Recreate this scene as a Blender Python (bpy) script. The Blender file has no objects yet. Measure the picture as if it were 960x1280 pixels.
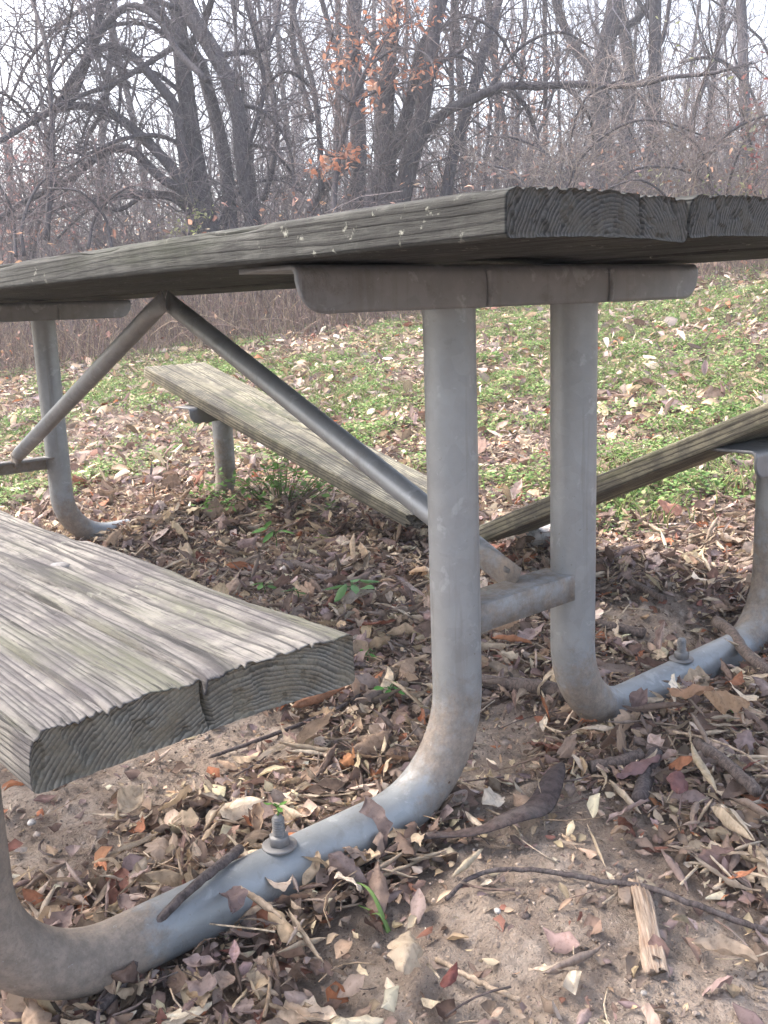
import bpy, math, random
import numpy as np
from mathutils import Vector, Matrix

rng = np.random.default_rng(11)
random.seed(11)
PI = math.pi
scene = bpy.context.scene
COL = scene.collection

# ------------------------------------------------------------------ camera
F = 1218.143
CAM = np.array([-0.98110996, -0.86475654, 0.67365321])
FW = np.array([0.63756459, 0.74208947, -0.20691691])
RT = np.array([0.7529929, -0.65703112, -0.03621872])
UP = np.array([0.16282839, 0.13271519, 0.97768788])
cam_data = bpy.data.cameras.new('camera')
cam = bpy.data.objects.new('camera', cam_data)
COL.objects.link(cam)
cam.matrix_world = Matrix(((RT[0], UP[0], -FW[0], CAM[0]), (RT[1], UP[1], -FW[1], CAM[1]),
                           (RT[2], UP[2], -FW[2], CAM[2]), (0, 0, 0, 1)))
cam_data.sensor_fit = 'HORIZONTAL'
cam_data.sensor_width = 36
cam_data.lens = 36 * F / 960
cam_data.clip_start = 0.05
cam_data.clip_end = 500
scene.camera = cam


def ray(u, v):
    return FW + RT * ((u - 480) / F) - UP * ((v - 640) / F)


def at(u, v, D):
    return CAM + ray(u, v) * D


def project(P):
    v = np.asarray(P) - CAM
    z = v @ FW
    zz = np.where(np.abs(z) < 1e-6, 1e-6, z)
    return 480 + F * (v @ RT) / zz, 640 - F * (v @ UP) / zz, z


# ------------------------------------------------------------------ noise
_tab = np.random.default_rng(5).random((256, 256))


def vn(x, y, s=0):
    x = np.asarray(x, float) + s * 17.31
    y = np.asarray(y, float) + s * 9.77
    xi = np.floor(x).astype(int); yi = np.floor(y).astype(int)
    fx = x - xi; fy = y - yi
    fx = fx * fx * (3 - 2 * fx); fy = fy * fy * (3 - 2 * fy)
    a = _tab[xi % 256, yi % 256]; b = _tab[(xi + 1) % 256, yi % 256]
    c = _tab[xi % 256, (yi + 1) % 256]; d = _tab[(xi + 1) % 256, (yi + 1) % 256]
    return (a * (1 - fx) + b * fx) * (1 - fy) + (c * (1 - fx) + d * fx) * fy


def fbm(x, y, s=0, o=4):
    t = 0; a = .5; n = 0
    for k in range(o):
        t = t + a * vn(np.asarray(x) * 2 ** k, np.asarray(y) * 2 ** k, s + k); n += a; a *= .5
    return t / n


def sstep(a, b, x):
    t = np.clip((x - a) / (b - a), 0, 1)
    return t * t * (3 - 2 * t)


# ------------------------------------------------------------------ mesh helpers
def mesh_from(name, V, faces, attrs=None, smooth=True):
    """faces: list of int arrays (m,k)"""
    V = np.asarray(V, np.float32)
    me = bpy.data.meshes.new(name)
    me.vertices.add(len(V))
    me.vertices.foreach_set('co', V.ravel())
    loops = []; starts = []; pos = 0
    for f in faces:
        f = np.asarray(f, np.int32)
        if len(f) == 0: continue
        m, k = f.shape
        loops.append(f.ravel())
        starts.append(pos + np.arange(m) * k); pos += m * k
    loops = np.concatenate(loops); starts = np.concatenate(starts).astype(np.int32)
    me.loops.add(len(loops)); me.loops.foreach_set('vertex_index', loops)
    me.polygons.add(len(starts)); me.polygons.foreach_set('loop_start', starts)
    if smooth:
        me.polygons.foreach_set('use_smooth', np.ones(len(starts), bool))
    if attrs:
        for k, a in attrs.items():
            a = np.asarray(a, np.float32)
            if a.ndim == 1:
                at_ = me.attributes.new(k, 'FLOAT', 'POINT'); at_.data.foreach_set('value', a)
            else:
                if a.shape[1] == 3:
                    a = np.concatenate([a, np.ones((len(a), 1), np.float32)], 1)
                at_ = me.attributes.new(k, 'FLOAT_COLOR', 'POINT'); at_.data.foreach_set('color', a.ravel())
    me.update(calc_edges=True)
    me.validate()
    return me


def link(name, me, mat=None, parent=None, loc=None, rot=None, **props):
    o = bpy.data.objects.new(name, me)
    COL.objects.link(o)
    if mat is not None and me is not None and len(me.materials) == 0:
        me.materials.append(mat)
    if parent is not None: o.parent = parent
    if loc is not None: o.location = loc
    if rot is not None: o.rotation_euler = rot
    for k, v in props.items(): o[k] = v
    return o


def empty(name, loc, **props):
    o = bpy.data.objects.new(name, None)
    o.empty_display_size = .1
    COL.objects.link(o); o.location = loc
    for k, v in props.items(): o[k] = v
    return o


class Bag:
    """collects geometry into one mesh"""
    def __init__(s): s.V = []; s.F = []; s.A = {}; s.n = 0

    def add(s, V, F, **attrs):
        V = np.asarray(V, float)
        s.V.append(V)
        for f in F: s.F.append(np.asarray(f) + s.n)
        for k, a in attrs.items(): s.A.setdefault(k, []).append(np.asarray(a, float))
        s.n += len(V)

    def build(s, name, mat=None, parent=None, smooth=True, **props):
        by = {}
        for f in s.F: by.setdefault(f.shape[1], []).append(f)
        me = mesh_from(name, np.concatenate(s.V), [np.concatenate(v) for v in by.values()],
                       {k: np.concatenate(a) for k, a in s.A.items()}, smooth)
        return link(name, me, mat, parent, **props)


def tubes(P, R, sides=5, ref=None, flat=None, cap=True):
    """P (N,n,3), R (N,n) -> V (N*n*sides,3), quads [, caps]"""
    P = np.asarray(P, float); R = np.asarray(R, float)
    N, n, _ = P.shape
    T = np.gradient(P, axis=1)
    T /= np.linalg.norm(T, axis=2, keepdims=True) + 1e-12
    if ref is None:
        d = P[:, -1] - P[:, 0]
        ref = np.zeros((N, 3)); ref[np.arange(N), np.argmin(np.abs(d), axis=1)] = 1
    else:
        ref = np.broadcast_to(np.asarray(ref, float), (N, 3))
    A = np.cross(T, ref[:, None, :]); A /= np.linalg.norm(A, axis=2, keepdims=True) + 1e-12
    B = np.cross(T, A)
    th = np.arange(sides) / sides * 2 * PI
    fl = np.ones((N, n)) if flat is None else np.broadcast_to(flat, (N, n))
    V = P[:, :, None, :] + R[:, :, None, None] * (np.cos(th)[None, None, :, None] * A[:, :, None, :] * (2 - fl)[:, :, None, None] ** .3 +
                                                    np.sin(th)[None, None, :, None] * B[:, :, None, :] * fl[:, :, None, None])
    i = np.arange(n - 1)[:, None]; j = np.arange(sides)[None, :]
    q = np.stack([i * sides + j, i * sides + (j + 1) % sides, (i + 1) * sides + (j + 1) % sides, (i + 1) * sides + j], -1).reshape(-1, 4)
    Q = (q[None] + (np.arange(N) * n * sides)[:, None, None]).reshape(-1, 4)
    faces = [Q]
    if cap:
        b = (np.arange(N) * n * sides)[:, None]
        c0 = b + np.arange(sides)[::-1][None]; c1 = b + (n - 1) * sides + np.arange(sides)[None]
        faces.append(np.concatenate([c0, c1]))
    return V.reshape(-1, 3), faces


def spline(pts, n):
    """Catmull-Rom through pts, n samples, roughly even"""
    p = np.asarray(pts, float)
    if len(p) == 2: p = np.array([p[0], (p[0] + p[1]) / 2, p[1]])
    q = np.concatenate([[2 * p[0] - p[1]], p, [2 * p[-1] - p[-2]]])
    m = len(p) - 1
    s = np.linspace(0, m, 40 * m + 1)
    k = np.minimum(s.astype(int), m - 1); t = (s - k)[:, None]
    a, b, c, d = q[k], q[k + 1], q[k + 2], q[k + 3]
    r = .5 * (2 * b + (c - a) * t + (2 * a - 5 * b + 4 * c - d) * t ** 2 + (-a + 3 * b - 3 * c + d) * t ** 3)
    L = np.concatenate([[0], np.cumsum(np.linalg.norm(np.diff(r, axis=0), axis=1))])
    u = np.linspace(0, L[-1], n)
    return np.stack([np.interp(u, L, r[:, i]) for i in range(r.shape[1])], 1)


def lathe(prof, sides=24):
    prof = np.asarray(prof, float); n = len(prof)
    th = np.arange(sides) / sides * 2 * PI
    V = np.stack([prof[:, 0:1] * np.cos(th), prof[:, 0:1] * np.sin(th), np.repeat(prof[:, 1:2], sides, 1)], -1).reshape(-1, 3)
    i = np.arange(n - 1)[:, None]; j = np.arange(sides)[None]
    q = np.stack([i * sides + j, i * sides + (j + 1) % sides, (i + 1) * sides + (j + 1) % sides, (i + 1) * sides + j], -1).reshape(-1, 4)
    return V, [q, np.arange(sides)[::-1][None], ((n - 1) * sides + np.arange(sides))[None]]


# ------------------------------------------------------------------ materials
class NT:
    def __init__(s, name):
        s.m = bpy.data.materials.new(name); s.m.use_nodes = True
        s.t = s.m.node_tree; s.t.nodes.clear()
        s.out = s.n('ShaderNodeOutputMaterial'); s.b = s.n('ShaderNodeBsdfPrincipled')
        s.t.links.new(s.b.outputs[0], s.out.inputs[0])
        s.b.inputs['Specular IOR Level'].default_value = .3

    def n(s, t, **k):
        x = s.t.nodes.new(t)
        for a, b in k.items(): setattr(x, a, b)
        return x

    def l(s, a, b):
        if isinstance(a, (int, float)): b.default_value = a
        elif isinstance(a, tuple): b.default_value = a if len(a) == len(b.default_value) else (*a, 1)
        else: s.t.links.new(a, b)

    def math(s, op, a, b=0.0, c=0.0, clamp=False):
        x = s.n('ShaderNodeMath', operation=op, use_clamp=clamp)
        s.l(a, x.inputs[0]); s.l(b, x.inputs[1]); s.l(c, x.inputs[2]); return x.outputs[0]

    def mix(s, f, a, b, mode='MIX'):
        x = s.n('ShaderNodeMix', data_type='RGBA', blend_type=mode)
        s.l(f, x.inputs[0]); s.l(a, x.inputs[6]); s.l(b, x.inputs[7]); return x.outputs[2]

    def noise(s, vec, scale, detail=4, rough=.55, dist=0):
        x = s.n('ShaderNodeTexNoise'); x.inputs['Scale'].default_value = scale
        x.inputs['Detail'].default_value = detail; x.inputs['Roughness'].default_value = rough
        x.inputs['Distortion'].default_value = dist
        if vec is not None: s.t.links.new(vec, x.inputs['Vector'])
        return x.outputs[0]

    def coord(s, w='Object', scale=None):
        x = s.n('ShaderNodeTexCoord').outputs[w]
        if scale:
            m = s.n('ShaderNodeMapping'); m.inputs['Scale'].default_value = scale; s.t.links.new(x, m.inputs[0]); x = m.outputs[0]
        return x

    def pos(s):
        return s.n('ShaderNodeNewGeometry').outputs['Position']

    def attr(s, name, o='Fac'):
        x = s.n('ShaderNodeAttribute'); x.attribute_name = name; return x.outputs[o]

    def ramp(s, f, stops, interp='LINEAR'):
        x = s.n('ShaderNodeValToRGB'); x.color_ramp.interpolation = interp
        e = x.color_ramp.elements
        while len(e) < len(stops): e.new(.5)
        for i, (p, c) in enumerate(stops):
            e[i].position = p; e[i].color = (*c, 1) if not isinstance(c, (int, float)) else (c, c, c, 1)
        s.l(f, x.inputs[0]); return x.outputs[0]

    def sm(s, a, b, x):
        r = s.n('ShaderNodeMapRange', interpolation_type='SMOOTHSTEP'); s.l(x, r.inputs[0])
        r.inputs[1].default_value = a; r.inputs[2].default_value = b; return r.outputs[0]

    def bump(s, h, strength=.5, dist=.002, normal=None):
        x = s.n('ShaderNodeBump'); x.inputs['Strength'].default_value = strength; x.inputs['Distance'].default_value = dist
        s.l(h, x.inputs['Height'])
        if normal is not None: s.t.links.new(normal, x.inputs['Normal'])
        return x.outputs[0]

    def done(s, color, rough=.85, normal=None, metal=0.0):
        s.l(color, s.b.inputs['Base Color']); s.l(rough, s.b.inputs['Roughness']); s.l(metal, s.b.inputs['Metallic'])
        if normal is not None: s.t.links.new(normal, s.b.inputs['Normal'])
        return s.m


def wood_mat(name, pale, mid, dark, algae, algae_amt=.35, end_col=(.085, .08, .072), lichen=0.25, seed=0., stain=(.12, .108, .108)):
    t = NT(name)
    co = t.coord('Object')
    mp = t.n('ShaderNodeMapping'); mp.inputs['Location'].default_value = (seed, seed * 2, seed); t.t.links.new(co, mp.inputs[0]); co = mp.outputs[0]
    st = t.n('ShaderNodeMapping'); st.inputs['Scale'].default_value = (1, .045, 1); t.t.links.new(co, st.inputs[0])
    fib = t.noise(st.outputs[0], 520, 4, .65)
    st2 = t.n('ShaderNodeMapping'); st2.inputs['Scale'].default_value = (1, .12, 1); t.t.links.new(co, st2.inputs[0])
    streak = t.noise(st2.outputs[0], 60, 5, .65)
    ring = t.attr('ring')
    wob = t.math('MULTIPLY_ADD', streak, .55, ring)
    fr = t.math('FRACT', wob)
    # latewood ridge profile
    prof = t.ramp(fr, [(0, .0), (.3, .22), (.6, .7), (.8, 1), (.93, .55), (1, 0)])
    blotch = t.noise(co, 14, 6, .62, .3)
    big = t.noise(st2.outputs[0], 9, 4, .6)
    gro = t.ramp(fr, [(.0, .0), (.12, .25), (.34, .8), (.6, 1), (.9, .95), (1, 0)])
    c = t.mix(t.math('MULTIPLY', gro, t.sm(.2, .5, streak)), dark, pale)
    c = t.mix(t.math('MULTIPLY', t.sm(.42, .62, big), .75), c, t.mix(gro, dark, mid))
    c = t.mix(t.math('MULTIPLY', t.sm(.42, .60, blotch), .7), c, t.mix(gro, tuple(x * .55 for x in stain), stain))
    c = t.mix(t.math('MULTIPLY', t.sm(.52, .66, t.noise(st2.outputs[0], 34, 5, .7)), .5), c, dark)
    c = t.mix(t.math('MULTIPLY', t.sm(.5, .66, t.noise(st2.outputs[0], 17, 4, .6)), algae_amt), c, algae)
    c = t.mix(t.math('MULTIPLY', t.sm(.55, .8, fib), .35), c, pale)
    c = t.mix(t.math('MULTIPLY', t.sm(.53, .66, t.math('SUBTRACT', 1, fib)), .75), c, dark)
    st3 = t.n('ShaderNodeMapping'); st3.inputs['Scale'].default_value = (1, .018, 1); t.t.links.new(co, st3.inputs[0])
    chk = t.sm(.60, .66, t.noise(st3.outputs[0], 230, 5, .7))
    c = t.mix(t.math('MULTIPLY', chk, .8), c, tuple(x * .6 for x in dark))
    c = t.mix(t.math('MULTIPLY', t.sm(.50, .64, t.noise(co, 26, 7, .7, .5)), .45), c, t.mix(gro, tuple(x * .5 for x in stain), stain))
    lsp = t.sm(.6, .68, t.noise(co, 55, 5, .7))
    lsp = t.math('MULTIPLY', lsp, t.sm(.45, .62, t.noise(co, 5, 3)))
    c = t.mix(t.math('MULTIPLY', lsp, lichen), c, (.30, .30, .25))
    # end grain
    e = t.attr('cap')
    grain = t.noise(co, 420, 3, .6)
    ec = t.mix(prof, tuple(x * .45 for x in end_col), tuple(min(1, x * 1.9) for x in end_col))
    ec = t.mix(t.math('MULTIPLY', t.sm(.42, .6, t.noise(co, 38, 6, .7)), .55), ec, (end_col[0] * 1.45, end_col[1] * 1.35, end_col[2] * 1.15))
    ec = t.mix(t.math('MULTIPLY', t.sm(.45, .7, grain), .45), ec, tuple(x * .45 for x in end_col))
    ec = t.mix(t.math('MULTIPLY', t.sm(.5, .66, blotch), .5), ec, tuple(x * .6 for x in end_col))
    c = t.mix(e, c, ec)
    h = t.math('MULTIPLY_ADD', gro, .22, t.math('MULTIPLY', fib, .6))
    h = t.math('MULTIPLY_ADD', streak, .5, h)
    h = t.math('MULTIPLY_ADD', chk, -.8, h)
    h = t.math('MULTIPLY_ADD', grain, .25, h)
    nrm = t.bump(h, .8, .0022)
    return t.done(c, .88, nrm)


def galv_mat(name, base=(.30, .32, .335), dirtc=(.27, .225, .185), metal=.4):
    t = NT(name)
    co = t.coord('Object')
    v = t.n('ShaderNodeTexVoronoi'); v.inputs['Scale'].default_value = 55; t.t.links.new(co, v.inputs['Vector'])
    sp = t.n('ShaderNodeSeparateColor'); t.t.links.new(v.outputs['Color'], sp.inputs[0])
    n1 = t.noise(co, 22, 6, .65); n2 = t.noise(co, 6, 4, .6)
    f = t.math('MULTIPLY_ADD', sp.outputs[0], .12, t.math('MULTIPLY_ADD', n1, .55, t.math('MULTIPLY', n2, .45)))
    c = t.ramp(f, [(.36, tuple(x * .84 for x in base)), (.55, base), (.74, tuple(min(1, x * 1.16) for x in base))])
    sx = t.n('ShaderNodeSeparateXYZ'); t.t.links.new(co, sx.inputs[0])
    c = t.mix(t.math('MULTIPLY', t.sm(.085, .06, sx.outputs[2]), .85), c, t.mix(1.0, c, (.85, .885, .91), 'MULTIPLY'))
    # white zinc bloom patches
    c = t.mix(t.math('MULTIPLY', t.sm(.58, .66, t.noise(co, 26, 6, .65, .4)), .34), c, (.46, .475, .485))
    d = t.attr('dirt')
    dm = t.math('ADD', d, t.math('MULTIPLY_ADD', t.noise(co, 38, 7, .7), .9, -.45))
    dm = t.sm(.28, .62, dm)
    dcol = t.mix(t.sm(.32, .68, t.noise(co, 70, 6, .72)), tuple(x * .72 for x in dirtc), tuple(x * 1.2 for x in dirtc))
    dcol = t.mix(t.math('MULTIPLY', t.sm(.5, .7, t.noise(co, 260, 4, .7)), .5), dcol, tuple(x * .5 for x in dirtc))
    c = t.mix(t.math('MULTIPLY', dm, .88), c, dcol)
    spk = t.math('MULTIPLY', t.sm(.64, .70, t.noise(co, 120, 5, .7)), t.sm(.45, .6, t.noise(co, 7, 3)))
    c = t.mix(t.math('MULTIPLY', spk, .5), c, (.13, .095, .075))
    stz = t.n('ShaderNodeMapping'); stz.inputs['Scale'].default_value = (1, 1, .06); t.t.links.new(co, stz.inputs[0])
    drip = t.sm(.55, .68, t.noise(stz.outputs[0], 60, 5, .65))
    c = t.mix(t.math('MULTIPLY', drip, .3), c, (.17, .155, .14))
    scr = t.sm(.64, .67, t.noise(co, 75, 6, .75, 1.2))
    c = t.mix(t.math('MULTIPLY', scr, .35), c, (.42, .43, .44))
    g = t.sm(.62, .70, t.noise(co, 17, 6, .7))
    c = t.mix(t.math('MULTIPLY', g, .2), c, (.13, .12, .115))
    rough = t.math('MULTIPLY_ADD', dm, .35, t.math('MULTIPLY_ADD', n1, .3, .32), clamp=True)
    nrm = t.bump(t.math('MULTIPLY_ADD', dm, .5, t.math('MULTIPLY', t.math('MULTIPLY_ADD', dm, 1.6, .4), t.noise(co, 130, 6, .7))), .45, .0018)
    return t.done(c, rough, nrm, t.math('MULTIPLY', t.math('SUBTRACT', 1, dm), metal))


def leaf_mat(name, transl=.25):
    t = NT(name)
    c = t.attr('Col', 'Color')
    n = t.noise(t.pos(), 160, 4, .65); n2 = t.noise(t.pos(), 55, 3, .6)
    c = t.mix(t.math('MULTIPLY', t.sm(.48, .7, n), .5), c, t.mix(1.0, c, (.42, .36, .32), 'MULTIPLY'))
    c = t.mix(t.math('MULTIPLY', t.sm(.5, .72, n2), .35), c, t.mix(1.0, c, (1.5, 1.42, 1.35), 'MULTIPLY'))
    m = t.done(c, .72, t.bump(t.noise(t.pos(), 300, 4, .7), .45, .0012))
    if transl:
        tr = t.n('ShaderNodeBsdfTranslucent'); t.t.links.new(c, tr.inputs[0])
        mx = t.n('ShaderNodeMixShader'); mx.inputs[0].default_value = transl
        t.t.links.new(t.b.outputs[0], mx.inputs[1]); t.t.links.new(tr.outputs[0], mx.inputs[2]); t.t.links.new(mx.outputs[0], t.out.inputs[0])
    return m


def bark_mat(name, base, scale=40, attr=False):
    t = NT(name)
    co = t.pos()
    st = t.n('ShaderNodeMapping'); st.inputs['Scale'].default_value = (1, 1, .25); t.t.links.new(co, st.inputs[0])
    n = t.noise(st.outputs[0], scale, 6, .7); n2 = t.noise(co, scale * .22, 4, .6)
    b = t.attr('Col', 'Color') if attr else None
    if attr:
        c = t.mix(t.sm(.35, .65, n), t.mix(1.0, b, (.6, .58, .56), 'MULTIPLY'), t.mix(1.0, b, (1.35, 1.33, 1.3), 'MULTIPLY'))
    else:
        c = t.mix(t.sm(.35, .65, n), tuple(x * .55 for x in base), tuple(x * 1.4 for x in base))
    c = t.mix(t.math('MULTIPLY', t.sm(.5, .65, n2), .3 if attr else .12), c, (.24, .235, .225))
    return t.done(c, .9, t.bump(n, .6, .004))


def simple_attr_mat(name, transl=0):
    t = NT(name)
    c = t.attr('Col', 'Color')
    m = t.done(c, .7)
    if transl:
        tr = t.n('ShaderNodeBsdfTranslucent'); t.t.links.new(c, tr.inputs[0])
        mx = t.n('ShaderNodeMixShader'); mx.inputs[0].default_value = transl
        t.t.links.new(t.b.outputs[0], mx.inputs[1]); t.t.links.new(tr.outputs[0], mx.inputs[2]); t.t.links.new(mx.outputs[0], t.out.inputs[0])
    return m


M_TOP = wood_mat('weathered_top_board', (.082, .082, .074), (.038, .039, .034), (.013, .013, .0125), (.046, .054, .032), .35, (.062, .058, .052), .85, 1.3, stain=(.032, .032, .03))
M_BENCH = wood_mat('weathered_bench_board', (.235, .22, .19), (.12, .11, .106), (.028, .026, .026), (.105, .11, .066), .45, (.115, .106, .088), .25, 4.7, stain=(.068, .061, .065))
M_BROKEN = wood_mat('weathered_broken_board', (.32, .295, .215), (.21, .19, .135), (.055, .05, .042), (.13, .14, .07), .5, (.08, .072, .06), .3, 8.1, stain=(.10, .092, .08))
M_GALV = galv_mat('galvanised_pipe', (.272, .280, .284), (.225, .18, .143))
M_BRKT = galv_mat('galvanised_bracket', (.22, .22, .225), (.15, .138, .128), .2)
M_RUST = galv_mat('rusty_bolt_steel', (.20, .19, .185), (.19, .125, .085), .3)
M_LEAF = leaf_mat('dead_leaf')
M_GREEN = simple_attr_mat('green_leaf', .3)
M_BARK = bark_mat('bark', (.066, .057, .063), 60)
M_BARKA = bark_mat('twig_bark', None, 70, True)
M_STICK = bark_mat('stick_bark', (.12, .092, .08), 240)
M_STICK_DARK = bark_mat('dark_stick_bark', (.085, .068, .065), 240)
M_PALEWOOD = bark_mat('bare_split_wood', (.36, .275, .20), 90)
M_POD = bark_mat('seed_pod_skin', (.060, .043, .040), 120)
M_STONE = bark_mat('pale_stone', (.40, .37, .34), 60)


def ground_mat():
    t = NT('soil')
    p = t.pos()
    n = t.noise(p, 7, 7, .65); f = t.noise(p, 70, 6, .7); g = t.noise(p, 320, 4, .7)
    c = t.mix(t.sm(.3, .7, n), (.245, .186, .145), (.46, .375, .305))
    c = t.mix(t.math('MULTIPLY', t.sm(.52, .62, t.noise(p, 17, 4, .6)), .7), c, (.45, .375, .315))
    c = t.mix(t.math('MULTIPLY', t.sm(.45, .7, f), .5), c, (.125, .094, .076))
    c = t.mix(t.math('MULTIPLY', t.sm(.56, .66, g), .6), c, (.40, .35, .30))
    c = t.mix(t.math('MULTIPLY', t.sm(.60, .68, t.noise(p, 190, 3)), .7), c, (.075, .055, .045))
    # damp dark leaf mould away from the trodden patch
    c = t.mix(t.attr('mould'), c, t.mix(t.sm(.35, .65, f), (.10, .072, .058), (.22, .165, .13)))
    # green understory tint far out
    far = t.attr('far')
    c = t.mix(far, c, t.mix(t.sm(.4, .6, t.noise(p, 1.1, 5, .6)), (.085, .062, .05), (.085, .092, .045)))
    h = t.math('MULTIPLY_ADD', f, 1.0, t.math('MULTIPLY', g, .45))
    h = t.math('MULTIPLY_ADD', t.noise(p, 28, 5, .7), 1.6, h)
    return t.done(c, .95, t.bump(h, 1.0, .012))


# ------------------------------------------------------------------ terrain
def terr(x, y):
    x = np.asarray(x, float); y = np.asarray(y, float)
    k = .25
    t = (x - .1) / k
    sp = np.where(t > 30, t, np.log1p(np.exp(np.minimum(t, 30)))) * k
    sp = np.where(sp > 8, 8 + 4 * (1 - np.exp(-(sp - 8) / 4)), sp)
    h = .12 * sp - .012
    d = (x - CAM[0]) * FW[0] / .979 + (y - CAM[1]) * FW[1] / .979
    h = h - .0093 * np.clip(y, 0, 9)
    h = h + .085 * 3 * np.log1p(np.exp(np.clip((d - 13) / 3, -20, 20)))
    h = h + (fbm(x * .9, y * .9, 3, 3) - .5) * .05 * sstep(1.0, 3.0, np.hypot(x, y)) + (fbm(x * 3.1, y * 3.1, 1, 3) - .5) * .035
    h = h + .020 * np.exp(-((x + .2) / .22) ** 2 - ((y + .22) / .2) ** 2)
    h = h - .052 * np.exp(-((x - .58) / .2) ** 2 - ((y - .02) / .10) ** 2) + .012 * np.exp(-((x - .5) / .16) ** 2 - ((y + .16) / .07) ** 2)
    h = h + .068 * np.exp(-((x - .50) / .27) ** 2 - ((y - 1.8) / .22) ** 2) + .03 * np.exp(-((x - .75) / .3) ** 2 - ((y - .85) / .3) ** 2)
    return h


def hit(u, v):
    r = ray(u, v)
    t = np.linspace(.4, 40, 4000)
    P = CAM + r * t[:, None]
    s = P[:, 2] - terr(P[:, 0], P[:, 1])
    i = int(np.argmax(s < 0)) if (s < 0).any() else len(t) - 1
    a, b = t[max(i - 1, 0)], t[i]
    for _ in range(30):
        m = (a + b) / 2; q = CAM + r * m
        if q[2] - terr(q[0], q[1]) < 0: b = m
        else: a = m
    return CAM + r * b


def axis(lo, hi, step, a, b, g):
    mid = np.arange(lo, hi + step / 2, step)
    out = [mid]; s = step; x = hi; r = []
    while x < b: s *= g; x += s; r.append(x)
    s = step; x = lo; l = []
    while x > a: s *= g; x -= s; l.append(x)
    return np.concatenate([np.array(l[::-1]), mid, np.array(r)])


BARE = [(650, 1130, .15), (760, 1180, .16), (560, 1210, .12), (850, 1190, .12), (590, 950, .08), (690, 1020, .1), (815, 772, .11),
        (300, 925, .13), (130, 980, .13), (40, 1060, .1), (630, 910, .07), (900, 1260, .1), (40, 980, .14), (215, 950, .12)]
BAREW = [(hit(u, v), r) for u, v, r in BARE]


def bare(x, y):
    b = np.zeros_like(np.asarray(x, float))
    wob = (fbm(np.asarray(x) * 9, np.asarray(y) * 9, 21, 3) - .5) * .9
    for p, r in BAREW:
        b = np.maximum(b, sstep(1.35, .75, np.hypot(x - p[0], y - p[1]) / r + wob))
    return b


def grassm(x, y):
    m = np.maximum(x - .1, (y - 1.75) * 1.0)
    return sstep(.75, 1.45, m + (fbm(np.asarray(x) * 1.6, np.asarray(y) * 1.6, 31, 3) - .5) * 1.3)


gx = axis(-1.25, 1.7, .0105, -60, 130, 1.07)
gy = axis(-.75, 2.1, .0105, -40, 130, 1.07)
X, Y = np.meshgrid(gx, gy, indexing='ij')
near = sstep(3.5, 2.0, np.hypot(X - .1, Y - .4))
B = bare(X, Y)
clod = (fbm(X * 16, Y * 16, 8, 5) - .5) * .034 + (np.abs(fbm(X * 40, Y * 40, 9, 3) - .5)) * .026
Z = terr(X, Y) + near * clod * (.45 + .55 * B) - near * .006
mould = (1 - B) * .75
fard = sstep(4, 9, np.hypot(X - CAM[0], Y - CAM[1]))
n0, n1 = X.shape
i = np.arange(n0 - 1)[:, None]; j = np.arange(n1 - 1)[None]
q = np.stack([i * n1 + j, (i + 1) * n1 + j, (i + 1) * n1 + j + 1, i * n1 + j + 1], -1).reshape(-1, 4)
me = mesh_from('ground', np.stack([X, Y, Z], -1).reshape(-1, 3), [q], {'mould': mould.ravel(), 'far': fard.ravel()})
link('ground', me, ground_mat(), kind='structure')

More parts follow.
